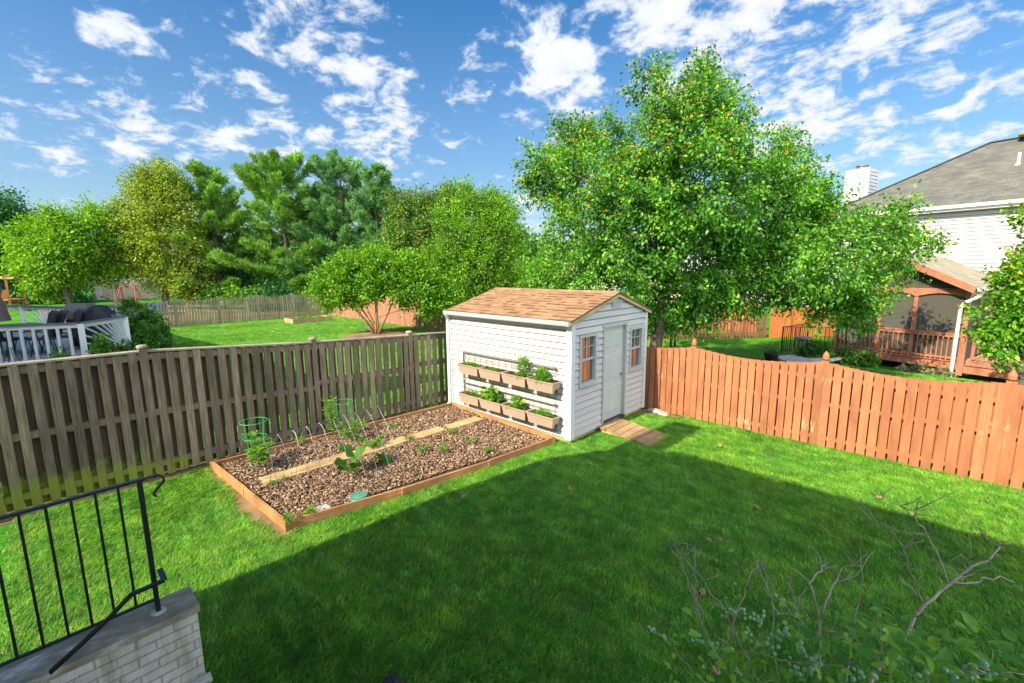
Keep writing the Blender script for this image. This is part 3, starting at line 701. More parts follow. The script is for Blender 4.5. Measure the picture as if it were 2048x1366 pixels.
    # gutter and downspout
    mb = MB(); gy0, gz_ = Y0-OV, ZE-.035
    prof = [(0, 0), (-.055, 0), (-.075, .03), (-.075, .075), (-.068, .075), (-.066, .034), (-.05, .008), (-.008, .008), (-.008, .07), (0, .07)]
    mb.prism([(X0+OL, gy0+a, gz_-.03+b) for a, b in prof], (X1-X0+.05-OL, 0, 0))
    for xe in (X0+OL-.003, X1+.05): mb.box(xe, xe+.003, gy0-.078, gy0, gz_-.033, gz_+.047)
    gt = mb.build('gutter', 'whitetrim', T)
    mb = MB(); mb.beam((X0+.06, gy0-.035, gz_-.02), (X0+.01, Y0-.05, gz_-.14), .06, .05); mb.box(X0-.025, X0+.045, Y0-.075, Y0-.024, .12, gz_-.12); mb.beam((X0+.01, Y0-.05, .14), (X0+.01, Y0-.12, .06), .06, .05)
    mb.build('downspout', 'whitetrim', T)
    MB().box(X0-.01, X1+.0, Y0-OV+.002, Y0-.001, ZE-.06, ZE-.045).build('soffit', 'whitetrim', T)
    # gable rake boards
    mb = MB()
    for sgn, yE in ((-1, Y0-OV+.01), (1, Y1+OV)):
        mb.beam((X1+OE-.01, YR, ZR-.03), (X1+OE-.01, yE, ZE-.035), .02, .05)
        mb.beam((X1+.03, YR, ZR-.006), (X1+.03, yE, ZE-.012), .06, .01)
    mb.build_each('rake_board', 'rampside', T)
    # door
    D = MB().box(X1-.05, X1-.035, 6.80, 7.52, .13, 1.86).build('door', 'door', T)
    mb = MB()
    for (a, b) in ((6.87, 7.12), (7.20, 7.45)):
        for (c, d) in ((.25, .75), (.86, 1.36), (1.47, 1.76)):
            mb.hexa([(X1-.0345, a, c), (X1-.0345, b, c), (X1-.0345, b, d), (X1-.0345, a, d)], [(X1-.026, a+.03, c+.03), (X1-.026, b-.03, c+.03), (X1-.026, b-.03, d-.03), (X1-.026, a+.03, d-.03)])
    mb.build_each('door_panel', 'door', D)
    mb = MB(); mb.box(X1-.06, X1+.038, 6.755, 6.80, .1, 1.90); mb.box(X1-.06, X1+.038, 7.52, 7.565, .1, 1.90); mb.box(X1-.06, X1+.038, 6.80, 7.52, 1.86, 1.90)
    mb.build('door_frame', 'window', T)
    MB().box(X1-.06, X1+.06, 6.80, 7.52, .09, .125).build('threshold', 'iron', T)
    MB().lathe((X1+.0, 7.45, .92), [(.012, -.01), (.028, 0), (.028, .02), (.012, .03)], 10).build('door_knob', 'wire', D)
    for (a, b, c, d) in ((6.05, 6.55, .95, 1.81), (7.69, 8.17, .95, 1.78)):
        mb = MB(); f = .045
        for bx in ((a, a+f, c, d), (b-f, b, c, d), (a+f, b-f, d-f, d), (a+f, b-f, c, c+f)): mb.box(X1-.04, X1+.036, *bx)
        W = mb.build('window', 'window', T); mz = (c+d)/2
        mb = MB(); mb.box(X1-.02, X1+.006, a+f, b-f, mz-.018, mz+.018)
        mb.box(X1-.02, X1-.006, (a+b)/2-.006, (a+b)/2+.006, mz+.018, d-f); mb.box(X1-.02, X1-.006, a+f, b-f, mz+(d-mz)/2-.006, mz+(d-mz)/2+.006)
        mb.build('sash_bars', 'window', W)
        MB().box(X1-.032, X1-.024, a+f, b-f, c+f, d-f).build('pane', 'glass', W)
        MB().box(X1-.02, X1+.05, a-.02, b+.02, c-.03, c).build('sill', 'window', W)
    mb = MB(); mb.box(X1+.02, X1+.04, 7.02, 7.30, 2.20, 2.225); mb.box(X1+.02, X1+.04, 7.02, 7.30, 2.32, 2.34); mb.box(X1+.02, X1+.04, 7.02, 7.04, 2.225, 2.32); mb.box(X1+.02, X1+.04, 7.28, 7.30, 2.225, 2.32)
    for k in range(5): mb.hexa([(X1+.036, 7.04, 2.227+k*.019), (X1+.036, 7.28, 2.227+k*.019), (X1+.03, 7.28, 2.239+k*.019), (X1+.03, 7.04, 2.239+k*.019)], [(X1+.038, 7.04, 2.229+k*.019), (X1+.038, 7.28, 2.229+k*.019), (X1+.032, 7.28, 2.241+k*.019), (X1+.032, 7.04, 2.241+k*.019)])
    mb.build('gable_vent', 'window', T)
shed()
def ramp():
    T = thing('wooden_ramp', 'weathered wooden plank ramp leading down from the shed door', 'ramp', (-4.2, 7.1, 0))
    a = np.array([-4.24, 0, .125]); b = np.array([-3.22, 0, .03]); y0, y1 = 6.62, 7.28
    mb = MB(); n = 7
    for i in range(n):
        p = a+(b-a)*(i/n); q = a+(b-a)*((i+1)/n-.012); j = R_.uniform(-.012, .012)
        mb.hexa([(p[0], y0+j, p[2]-.03), (q[0], y0+j, q[2]-.03), (q[0], y1+j, q[2]-.03), (p[0], y1+j, p[2]-.03)], [(p[0], y0+j, p[2]), (q[0], y0+j, q[2]), (q[0], y1+j, q[2]), (p[0], y1+j, p[2])])
    mb.build('deck_planks', 'rampwood', T)
    for yy in (y0+.03, y1-.07):
        MB().hexa([(a[0], yy, -.01), (b[0], yy, -.02), (b[0], yy+.04, -.02), (a[0], yy+.04, -.01)], [(a[0], yy, a[2]-.031), (b[0], yy, b[2]-.031), (b[0], yy+.04, b[2]-.031), (a[0], yy+.04, a[2]-.031)]).build('stringer', 'rampside', T)
ramp()

# ------------------------------------------------------------------ plants (small)
def plant(name, label, cat, c, rx, ry, h, n, size, mat='herb', wr=.55, stems=5, group=None, seed=0, droop=.1, shape='dome'):
    global rng; rng = np.random.default_rng(100+seed); R_.seed(100+seed)
    c = np.array(c, float); T = thing(name, label, cat, c, group)
    d = rdir(n); d[:, 2] = np.abs(d[:, 2]); rad = (rng.random(n)**(1/2.2))[:, None]
    if shape == 'column': off = np.stack([rng.normal(0, rx*.5, n), rng.normal(0, ry*.5, n), rng.random(n)*h], 1); d = nrm(off*[1, 1, .1]+[0, 0, .02])
    else: off = d*rad*np.array([rx, ry, h])
    P = c+off; D = d*.8+rdir(n)*.7+np.array([0, 0, -droop]); Nn = rdir(n)*.6+np.array([0, 0, .8])
    s = size*(.6+.8*rng.random(n)); link('foliage', leaf_mesh('foliage', P, D, Nn, s, s*wr), mat, T)
    mb = MB()
    for k in range(stems):
        q = P[k % n]; mb.tube([c+np.array([R_.uniform(-1, 1)*rx*.2, R_.uniform(-1, 1)*ry*.2, -.01]), (c+q)/2+np.array([0, 0, h*.1]), q], [.004, .003, .0015], 5)
    mb.build('stem', 'shrub', T); return T

# ------------------------------------------------------------------ wall planters
def trellis():
    yw = 5.85-.048; xa, xb = -6.93, -4.57
    T = thing('wire_trellis', 'brown wire grid trellis mounted on the white shed wall behind the planters', 'trellis', (xb, yw, .2))
    mb = MB(); mb.tube([(xa, yw, .16), (xa, yw, 1.255)], .014, 8); mb.tube([(xa, yw-.01, 1.255), (xb, yw-.01, 1.255)], .014, 8); mb.tube([(xa, yw-.01, .635), (xb, yw-.01, .635)], .013, 8)
    for z in (1.255, .635): mb.lathe((xb, yw-.01, z), [(.01, -.025), (.022, -.018), (.022, .018), (.01, .025)], 8)
    mb.build('frame', 'wiredark', T)
    mb = MB(); n = 14
    for i in range(1, n+1): x = xa+(xb-xa)*i/n; mb.tube([(x, yw, .18), (x, yw, 1.25)], .0048, 4)
    for z in (1.14, 1.02, .88, .75, .52, .40, .28, .18): mb.tube([(xa, yw, z), (xb, yw, z)], .0048, 4)
    mb.build('grid_wire', 'wiredark', T)
trellis()
def planter_proto(loc):
    w, dp, h = .588, .20, .185; T = thing('planter_box', '', 'planter', loc, 'taupe planter boxes hung on the shed wall')
    x, y, z = loc; ti, tb = .012, .035
    def ring(hh, ins, e=0): return [(x-w/2+ins-e, y-dp+ins*.8-e, z-hh), (x+w/2-ins+e, y-dp+ins*.8-e, z-hh), (x+w/2-ins+e, y-.004, z-hh), (x-w/2+ins-e, y-.004, z-hh)]
    mb = MB(); o0, o1 = ring(0, 0), ring(h, tb); i0, i1 = ring(0, ti), ring(h-.02, tb+ti)
    mb.add(o0+o1+i0+i1, [(0,1,5,4)[::-1],(2,3,7,6)[::-1],(3,0,4,7)[::-1],(1,2,6,5)[::-1],(4,5,6,7),(0,1,9,8),(1,2,10,9),(2,3,11,10),(3,0,8,11),(8,9,13,12),(10,11,15,14),(11,8,12,15),(9,10,14,13)])
    mb.build('box', 'planter', T)
    mb = MB()
    for a, b in ((0, 1), (1, 2), (3, 0)):
        p, q = ring(.008, -.006)[a], ring(.008, -.006)[b]; mb.beam(p, q, .014, .018)
    mb.build('rim', 'planter', T)
    s0 = ring(.02, .014+.004); MB().hexa([(p[0], p[1], p[2]-.02) for p in s0], s0).build('soil', 'soil', T)
    mb = MB()
    for sx in (-1, 1):
        xx = x+sx*(w/2-.028); 
        mb.prism([(xx, y-.12, z-h+.004), (xx, y-.05, z-h+.004), (xx, y-.04, z-h+.06), (xx, y-.07, z-h+.07), (xx, y-.09, z-h+.055), (xx, y-.115, z-h+.05)], (sx*.006, 0, 0))
    mb.build_each('drain_slot', 'darkint', T)
    return T
plabels = ['taupe planter with low herbs, leftmost of the upper row', 'taupe planter with sparse low sprouts, second in the upper row', 'taupe planter holding the tall bushy herb, third in the upper row', 'taupe planter with a leafy basil clump at the right end of the upper row',
           'taupe planter with feathery greens, leftmost of the lower row', 'taupe planter crowded with round leaved vines, second in the lower row', 'taupe planter with two big round leaves, third in the lower row', 'taupe planter with fine bright greens at the right end of the lower row']
pp = None
xs_p = [-6.59, -5.98, -5.37, -4.76]
for r, z in enumerate((1.06, .47)):
    for c_, x in enumerate(xs_p):
        loc = (x, 5.80, z)
        if pp is None: pp = planter_proto(loc); pp['label'] = plabels[0]
        else: copy_thing(pp, loc, plabels[r*4+c_])
pl = [('herb_plant', 'low spreading green herb in the leftmost upper planter', -6.57, 1.04, .21, .07, .08, 260, .035, 'dome'),
      ('herb_plant', 'thin low sprouts in the second upper planter', -5.95, 1.04, .18, .06, .055, 170, .03, 'dome'),
      ('herb_plant', 'tall dense bushy herb standing in the third upper planter', -5.22, 1.03, .12, .10, .34, 620, .04, 'column'),
      ('herb_plant', 'wide leafy green herb in the rightmost upper planter', -4.80, 1.03, .16, .10, .24, 520, .05, 'dome'),
      ('herb_plant', 'feathery greens in the leftmost lower planter', -6.55, .45, .22, .07, .10, 300, .03, 'dome'),
      ('vine_plant', 'climbing round leaved vine spilling from the second lower planter', -6.0, .45, .26, .09, .26, 130, .085, 'dome'),
      ('vine_plant', 'pair of large round leaves with small sprouts in the third lower planter', -5.36, .45, .19, .08, .14, 60, .085, 'dome'),
      ('herb_plant', 'fine bright green shoots filling the rightmost lower planter', -4.76, .45, .24, .07, .10, 420, .03, 'dome')]
for i, (nm, lb, x, z, rx, ry, h, n, s, sh) in enumerate(pl):
    plant(nm, lb, 'plant', (x, 5.70, z), rx, ry, h, n, s, 'herb', .95 if 'vine' in nm else .5, 6, 'plants in the shed wall planters', i, .0, sh)

# ------------------------------------------------------------------ raised bed
def bed():
    T = thing('raised_bed', 'long vegetable bed edged with orange brown cedar boards', 'garden bed', (-5.11, 1.64, 0))
    c = [Vector((x, y, 0)) for x, y in BED]
    def side(a, b, segs, bow=0):
        nrmv = (b-a).normalized().cross(Vector((0, 0, 1)))
        pts = [a.lerp(b, i/segs)+nrmv*bow*math.sin(PI*i/segs) for i in range(segs+1)]
        for i in range(segs):
            jz = R_.uniform(-.008, .008)
            MB().beam(pts[i]+Vector((0, 0, .065+jz)), pts[i+1]+Vector((0, 0, .065+jz)), .032, .135).build('edge_board', 'bedwood', T)
        for p in pts[:-1]: hinge.box(p.x-.024, p.x+.024, p.y-.024, p.y+.024, 0, .128)
    hinge = MB()
    side(c[0], c[1], 2); side(c[1], c[2], 3, .10); side(c[2], c[3], 2); side(c[3], c[0], 3)
    hinge.build_each('corner_joint', 'bedwood', T)
    m_ = MB(); ins = [(x*.985+(-6.1)*.015, y*.985+3.6*.015) for x, y in BED]
    m_.prism([(x, y, .0) for x, y in ins], (0, 0, .075)); m_.build('soil', 'soil', T)
bed()
planks = [((512, 997), (700, 925)), ((708, 921), (838, 880)), ((842, 878), (905, 856)), ((915, 852), (1000, 838))]
WALKX = []
def walk():
    labels = ['long weathered plank lying in the mulch at the near end of the bed', 'brown stained plank in the middle of the bed walkway', 'pale short plank partly hidden by seedlings', 'pale plank at the shed end of the bed walkway']
    sp = [(1.80, 3.02), (3.06, 4.02), (4.1, 4.72), (4.84, 5.55)]
    for i, (a, b) in enumerate(sp):
        x0 = -6.40+.06*(i); w = .27-.012*i
        WALKX.append((x0-w/2, x0+w/2, a, b))
        j = R_.uniform(-.02, .02)
        o = MB().hexa([(x0-w/2+j, a, .06), (x0+w/2+j, a, .06), (x0+w/2-j, b, .06), (x0-w/2-j, b, .06)], [(x0-w/2+j, a, .112), (x0+w/2+j, a, .112), (x0+w/2-j, b, .112), (x0-w/2-j, b, .112)]).build('walk_plank', 'plank', None)
        o['label'] = labels[i]; o['category'] = 'plank'; o['group'] = 'planks laid through the bed'
walk()
def mulch():
    global rng; rng = np.random.default_rng(5)
    n = 26000; X = rng.uniform(-7.58, -4.5, n); Y = rng.uniform(1.5, 5.82, n)
    poly = [(-7.50, 1.55), (-5.15, 1.69), (-4.58, 5.6), (-7.26, 5.74)]
    k = inside(X, Y, poly)
    for (a, b, c, d) in WALKX:
        e = rng.uniform(-.02, .035, n); k &= ~((X > a+e) & (X < b-e) & (Y > c-.02+e) & (Y < d-e))
    X, Y = X[k], Y[k]; n = len(X); Z = .080+rng.random(n)*.03+.012*fbm(X, Y, 3, 2)
    L = rng.uniform(.012, .05, n)*rng.uniform(.7, 1.2, n); W = L*rng.uniform(.25, .65, n); Tt = rng.uniform(.003, .008, n)
    D = rdir(n)*np.array([1, 1, .35]); D = nrm(D); N0 = nrm(rdir(n)*.55+np.array([0, 0, 1])); S = nrm(np.cross(D, N0)); N0 = nrm(np.cross(S, D))
    C = np.stack([X, Y, Z], 1); V = []
    for sz in (-1, 1):
        for (a, b) in ((-1, -.7), (.8, -1), (1, .6), (-.7, 1)):
            V.append(C+D*(L*a/2)[:, None]+S*(W*b/2)[:, None]+N0*(Tt*sz/2)[:, None])
    V = np.stack(V, 1).reshape(-1, 3); i = np.arange(n)*8
    F = np.concatenate([np.stack([i+a for a in q], 1) for q in ((3,2,1,0),(4,5,6,7),(0,1,5,4),(1,2,6,5),(2,3,7,6),(3,0,4,7))])
    link('bark_mulch', mesh_np('bark_mulch', V, F), 'mulch', kind='stuff', label='coarse reddish brown bark mulch covering the bed', category='mulch')
mulch()
def lid(name, label, px, py, rx, mat, ribs):
    c = gz(px, py, .12); T = thing(name, label, 'lid', (c[0], c[1], .1))
    mb = MB(); n = 24
    X, Y, Z = c[0], c[1], .098
    mb.lathe((X, Y, Z), [(rx*.9, -.04), (rx, -.03), (rx, .006), (rx*.95, .012), (.01, .016)], n)
    mb.build('cover', mat, T)
    mb = MB()
    if ribs:
        for k in range(-4, 5):
            y = k*rx*.2; h = math.sqrt(max(rx*rx*.85-y*y, 0)); mb.box(X-h, X+h, Y+y-.006, Y+y+.006, Z+.012, Z+.022)
    else:
        mb.lathe((X+rx*.45, Y, Z+.012), [(.012, 0), (.012, .006), (.006, .008)], 8)
    mb.build('ribs' if ribs else 'boss', mat if ribs else 'darkint', T)
lid('cleanout_cap', 'small round pale grey cap in the mulch near the front board', 646, 1014, .085, 'whitelid', False)
lid('valve_cover', 'round ribbed teal green cover in the mulch by the front board', 716, 990, .115, 'greenlid', True)

def cage(px, py, label, hgt, r):
    c = gz(px, py, .1); T = thing('tomato_cage', label, 'plant cage', (c[0], c[1], .08), 'green tomato cages')
    mb = MB(); cv = Vector(c); cv.z = .08
    for z, rr in ((hgt, r), (hgt*.66, r*.86), (hgt*.33, r*.72)):
        mb.tube([cv+Vector((rr*math.cos(a), rr*math.sin(a), z)) for a in np.linspace(0, 2*PI, 29)], .0042, 5)
    mb.build_each('ring', 'greenwire', T)
    for k in range(4):
        a = k*PI/2+.5; MB().tube([cv+Vector((r*math.cos(a), r*math.sin(a), hgt+.01)), cv+Vector((r*.72*math.cos(a), r*.72*math.sin(a), hgt*.33)), cv+Vector((r*.62*math.cos(a), r*.62*math.sin(a), -.05))], .0045, 5).build('leg', 'greenwire', T)
cage(516, 932, 'green wire cage over the bushy tomato at the near corner', .70, .175)
cage(690, 868, 'green wire cage at the tall thin tomato further along the fence', .60, .165)
def sprig_plant(name, label, cat, px, py, h, r, nst, nl, size, mat='herb', z0=.09, seed=1, group=None, wr=.4, lean=(0, 0)):
    global rng; rng = np.random.default_rng(seed); R_.seed(seed)
    c = np.array(gz(px, py, z0)); T = thing(name, label, cat, c, group); mb = MB(); Ps = []; Ds = []
    for k in range(nst):
        a = R_.uniform(0, 2*PI); tip = c+np.array([math.cos(a)*r*R_.uniform(.3, 1)+lean[0], math.sin(a)*r*R_.uniform(.3, 1)+lean[1], h*R_.uniform(.55, 1)])
        mid = (c+tip)/2+np.array([0, 0, h*.15]); mb.tube([c, mid, tip], [.006, .004, .002], 5)
        for j in range(nl):
            t_ = R_.uniform(.2, 1); p = c*(1-t_)**2+mid*2*t_*(1-t_)+tip*t_*t_; az = R_.uniform(0, 2*PI); dv = np.array([math.cos(az), math.sin(az), R_.uniform(-.1, .5)])
            q = p+dv*size*1.6
            if size > .03: mb.tube([p, q], [.0022, .0012], 4)
            for s_ in range(5):
                f = .35+.65*s_/4; sd_ = np.cross(dv, [0, 0, 1]); sg = (-1)**s_
                Ps.append(p+(q-p)*f); Ds.append(dv*.6+sd_*sg*(.9 if s_ < 4 else 0))
    Ps = np.array(Ps); Ds = np.array(Ds)+rdir(len(Ps))*.2; n = len(Ps); s = size*(.7+.6*rng.random(n))
    Nn = np.tile([0, 0, 1.], (n, 1))+rdir(n)*.5
    link('foliage', leaf_mesh('foliage', Ps, Ds, Nn, s, s*wr), mat, T); mb.build('stem', 'shrub', T); return T
sprig_plant('tomato_plant', 'bushy tomato plant inside the near green cage', 'plant', 520, 935, .46, .26, 10, 16, .06, seed=2)
sprig_plant('tomato_plant', 'tall thin tomato plant against the fence by the second green cage', 'plant', 668, 876, .72, .16, 5, 14, .055, seed=3, lean=(-.04, -.1))
sprig_plant('tomato_plant', 'tomato plant filling the second green cage', 'plant', 705, 885, .36, .26, 7, 14, .05, seed=33)
sprig_plant('pepper_plant', 'low airy green plant under the wire hoops', 'plant', 745, 895, .18, .24, 8, 9, .045, seed=4)
def cuke():
    global rng; rng = np.random.default_rng(9); c = np.array(gz(705, 945, .09)); T = thing('cucumber_plant', 'cucumber plant with large dark lobed leaves between the hoops', 'plant', c)
    mb = MB(); MBl = MB()
    for k, (dx, dy, z, s) in enumerate(((-.1, -.02, .30, .12), (.0, .1, .24, .13), (.1, .02, .14, .12), (-.06, -.14, .15, .10), (.02, .42, .10, .11), (.1, .46, .08, .10), (-.04, .5, .11, .09), (.12, -.08, .1, .09))):
        p = c+np.array([dx, dy, z]); mb.tube([c+np.array([0, dy*.5, 0]), (c+p)/2+np.array([0, dy*.2, .03]), p], [.005, .004, .003], 5)
        az = R_.uniform(0, 2*PI); tl = Matrix.Rotation(R_.uniform(.3, .9), 3, 'X'); rz = Matrix.Rotation(az, 3, 'Z')
        vs = [Vector((0, 0, 0))]
        for i in range(20):
            a = 2*PI*i/20; rr = s*(1+.16*math.cos(5*a))*(.55 if i == 10 else 1); vs.append(Vector((rr*math.cos(a), rr*math.sin(a), .25*s*math.cos(a)**2-.3*s*abs(math.sin(2.5*a))*.3)))
        MBl.add([Vector(p)+rz@(tl@v) for v in vs], [(0, i+1, (i+1) % 20+1) for i in range(20)])
    MBl.build('foliage', 'shrub', T, True); mb.build('stem', 'herb', T)
    sprig = []
cuke()
for i, (px, py, h, r, lb) in enumerate([(790, 858, .10, .16, 'low seedling patch beside the pale plank near the middle'), (845, 905, .12, .14, 'seedling tuft at the plank joint'), (885, 905, .16, .13, 'bright feathery seedling right of the planks'), (940, 890, .2, .13, 'tallest airy seedling toward the shed'),
        (905, 868, .09, .13, 'small seedling touching the third plank'), (820, 880, .07, .1, 'tiny seedling at the left edge of the walkway'), (975, 905, .12, .12, 'faint seedling near the shed end board'), (620, 1030, .12, .05, 'thin weed beside the pale round cap'), (578, 1048, .12, .05, 'small weed in the near corner of the bed'),
        (600, 890, .12, .12, 'yellow green weed behind the walkway plank'), (560, 965, .06, .2, 'low creeping weed in the near mulch')]):
    sprig_plant('seedling', lb, 'seedling', px, py, h, r, 5, 5, .03, seed=50+i, group='seedlings in the mulch')
def hoops():
    T = thing('wire_hoop_trellis', 'arched grey wire trellis spanning the near half of the bed', 'trellis', gz(574, 1046, .1))
    A0, A1 = gz(574, 1046, .09), gz(812, 965, .09); B0, B1 = gz(511, 1000, .09), gz(716, 905, .09)
    A1 = A0+(A1-A0); n = 10; L = A1[1]-A0[1]
    mb = MB(); prof = []
    def pt(i, t_):
        f = i/(n-1); a = A0+(A1-A0)*f; b = B0+(B1-B0)*f; x = t_*2-1
        hh = .90*(1-abs(x)**1.55); sq = x; return a*(1+sq)/2*1.0+b*(1-sq)/2+np.array([0, 0, hh])
    for i in range(n): mb.tube([pt(i+R_.uniform(-.05, .05), t_) for t_ in np.linspace(0, 1, 21)], .003, 5)
    mb.build_each('hoop', 'wire', T)
    mb = MB()
    for t_ in (.10, .2, .3, .40, .5, .60, .7, .8, .9): mb.tube([pt(i, t_) for i in np.linspace(0, n-1, 10)], .0022, 4)
    mb.build_each('cross_wire', 'wire', T)
hoops()

# ------------------------------------------------------------------ weathered fence on the left
def left_fence():
    T = thing('wooden_fence', 'weathered grey brown board on board fence behind the vegetable bed', 'fence', (-7.9, 3, 0))
    top = lambda y: float(np.interp(y, [-3, 1, 3.2, 5.15, 6.2, 8.5], [1.86, 1.84, 1.69, 1.60, 1.53, 1.45]))
    xf = lambda y: float(np.interp(y, [-3, 8.5], [-8.0, -7.78]))
    posts = [-1.35, .92, 3.22, 5.15, 7.35]
    for yp in posts:
        x = xf(yp); z = top(yp)
        p = MB().box(x-.045, x+.045, yp-.045, yp+.045, -.05, z+.03).build('post', 'oldwood', T)
        MB().lathe((x, yp, z+.03), [(.058, 0), (.066, .006), (.066, .03), (.05, .042), (.01, .048)], 10).build('post_cap', 'oldcap', p)
    ys = [-3]+posts+[8.4]
    for a, b in zip(ys[:-1], ys[1:]):
        if b-a < .2: continue
        fr, bk, rl = MB(), MB(), MB(); n = max(1, round((b-a-.1)/.155)); pt_ = (b-a-.1)/n
        for k in range(n):
            y = a+.05+pt_*(k+.5); x = xf(y); z = top(y)-.03; tw = R_.uniform(-.012, .012); w = .046+R_.uniform(-.003, .003); dz = R_.uniform(0, .04); dz2 = R_.uniform(-.005, .012); warp = R_.uniform(-.006, .006)
            fr.hexa([(x+.045, y-w+tw, dz), (x+.064, y-w+tw, dz), (x+.064+warp, y+w+tw, dz), (x+.045+warp, y+w+tw, dz)], [(x+.045, y-w, z-dz2), (x+.064, y-w, z-dz2), (x+.064-warp, y+w, z-dz2), (x+.045-warp, y+w, z-dz2)])
        for k in range(n+1):
            y = a+.05+pt_*k; x = xf(y); z = top(y)-.03; tw = R_.uniform(-.01, .01); w = .044; y = min(max(y, a+.09), b-.09)
            bk.hexa([(x-.064, y-w+tw, .03), (x-.045, y-w+tw, .03), (x-.045, y+w+tw, .03), (x-.064, y+w+tw, .03)], [(x-.064, y-w, z), (x-.045, y-w, z), (x-.045, y+w, z), (x-.064, y+w, z)])
        for zz in (.20, .95, None):
            za = (zz if zz else top(a)-.09); zb_ = (zz*top(b)/top(a) if zz else top(b)-.09)
            rl.beam((xf(a), a+.046, za), (xf(b), b-.046, zb_), .085, .085 if zz else .09)
        fr.build('front_boards', 'oldwood', T); bk.build('back_boards', 'oldback', T); rl.build_each('rail', 'oldrail', T)
        MB().beam((xf(a), a+.047, top(a)-.012), (xf(b), b-.047, top(b)-.012), .145, .022).build('top_cap', 'oldcap', T)
left_fence()
def hook():
    p = gz(838, 838, 0); x, y = -7.55, 5.05
    T = thing('shepherd_hook', 'thin black shepherd hook leaning by the fence near the shed', 'garden hook', (x, y, 0))
    mb = MB(); mb.tube([(x, y, 0), (x, y, .95), (x, y-.03, 1.03), (x, y-.10, 1.07), (x, y-.17, 1.05), (x, y-.2, .98)], .006, 6); mb.build('rod', 'iron', T)
    mb = MB(); mb.tube([(x+.02, y-.1, .02), (x+.02, y, .10), (x+.02, y+.5, .18), (x+.02, y+.55, .12), (x+.02, y+.6, .02)], .008, 6); mb.build('foot_rail', 'iron', T)
hook()

# ------------------------------------------------------------------ red fence
def finial(mb, x, y, z, s=1.):
    mb.lathe((x, y, z), [(.030*s, 0), (.028*s, .012*s), (.048*s, .02*s), (.052*s, .03*s), (.044*s, .042*s), (.05*s, .06*s), (.046*s, .085*s), (.024*s, .125*s), (.004*s, .15*s)], 4*3)
def board_fence(T, a, b, posts, top, mat, pitch=.125, w=.047, zrails=(.16, .72, 1.15), scallop=.10, fin=True, both=True, base=lambda x, y: 0., tip=.012, side=1, finmat=None):
    """a,b ends; posts: list of params in metres from a"""
    a, b = Vector(a), Vector(b); L = (b-a).length; u = (b-a).normalized(); n = Vector((u.y, -u.x, 0))*side
    P = lambda s_, o, z: a+u*s_+n*o+Vector((0, 0, z+base((a+u*s_).x, (a+u*s_).y)))
    ps = sorted(posts)
    def h(s_):
        lo = max([p for p in ps if p <= s_+1e-6], default=ps[0]-(ps[1]-ps[0] if len(ps) > 1 else 2)); hi = min([p for p in ps if p > s_+1e-6], default=ps[-1]+2.1)
        t_ = (s_-lo)/max(hi-lo, .01); return top-scallop*math.sin(PI*min(max(t_, 0), 1))
    for p in ps:
        q = P(p, 0, 0); mb = MB(); mb.hexa([P(p-.05, -.05, -.05), P(p+.05, -.05, -.05), P(p+.05, .05, -.05), P(p-.05, .05, -.05)], [P(p-.05, -.05, top+.02), P(p+.05, -.05, top+.02), P(p+.05, .05, top+.02), P(p-.05, .05, top+.02)])
        po = mb.build('post', mat, T)
        if fin: mb = MB(); pz = P(p, 0, top+.02); finial(mb, pz.x, pz.y, pz.z, 1.0); mb.build('finial', mat, po, True)
    segs = [0]+ps+[L]
    for s0, s1 in zip(segs[:-1], segs[1:]):
        if s1-s0 < .15: continue
        fr, bk, rl = MB(), MB(), MB(); k = max(1, round((s1-s0)/pitch)); pt_ = (s1-s0)/k
        for i in range(k):
            s_ = s0+pt_*(i+.5); hh = h(s_); j = R_.uniform(-.004, .004); g0 = R_.uniform(.0, .03)
            o0, o1 = .042, .06
            fr.add([P(s_-w+j, o0, g0), P(s_+w+j, o0, g0), P(s_+w+j, o0, hh-tip), P(s_+w*.72, o0, hh), P(s_-w*.72, o0, hh), P(s_-w+j, o0, hh-tip),
                    P(s_-w+j, o1, g0), P(s_+w+j, o1, g0), P(s_+w+j, o1, hh-tip), P(s_+w*.72, o1, hh), P(s_-w*.72, o1, hh), P(s_-w+j, o1, hh-tip)],
                   [(0, 1, 2, 3, 4, 5), (11, 10, 9, 8, 7, 6), (0, 6, 7, 1), (1, 7, 8, 2), (2, 8, 9, 3), (3, 9, 10, 4), (4, 10, 11, 5), (5, 11, 6, 0)])
            if both and i < k-1:
                s2 = s0+pt_*(i+1); h2 = h(s2)-.01
                bk.hexa([P(s2-w, -.06, .07), P(s2+w, -.06, .07), P(s2+w, -.042, .07), P(s2-w, -.042, .07)], [P(s2-w, -.06, h2), P(s2+w, -.06, h2), P(s2+w, -.042, h2), P(s2-w, -.042, h2)])
        for zr in zrails:
            rl.beam(P(s0+.05, 0, zr), P(s1-.05, 0, zr), .083, .06)
        fr.build('front_pickets', mat, T); rl.build_each('rail', mat, T)
        if both: bk.build('back_pickets', mat, T)
T = thing('wooden_fence', 'peeling terracotta red scalloped fence across the right side of the yard', 'fence', (-3.4, 8.52, 0))
board_fence(T, (-7.7, 8.53, 0), (5.1, 8.53, 0), [4.31-2.1, 4.31, 6.40, 8.40, 10.5], 1.40, 'red', pitch=.122, w=.0530)

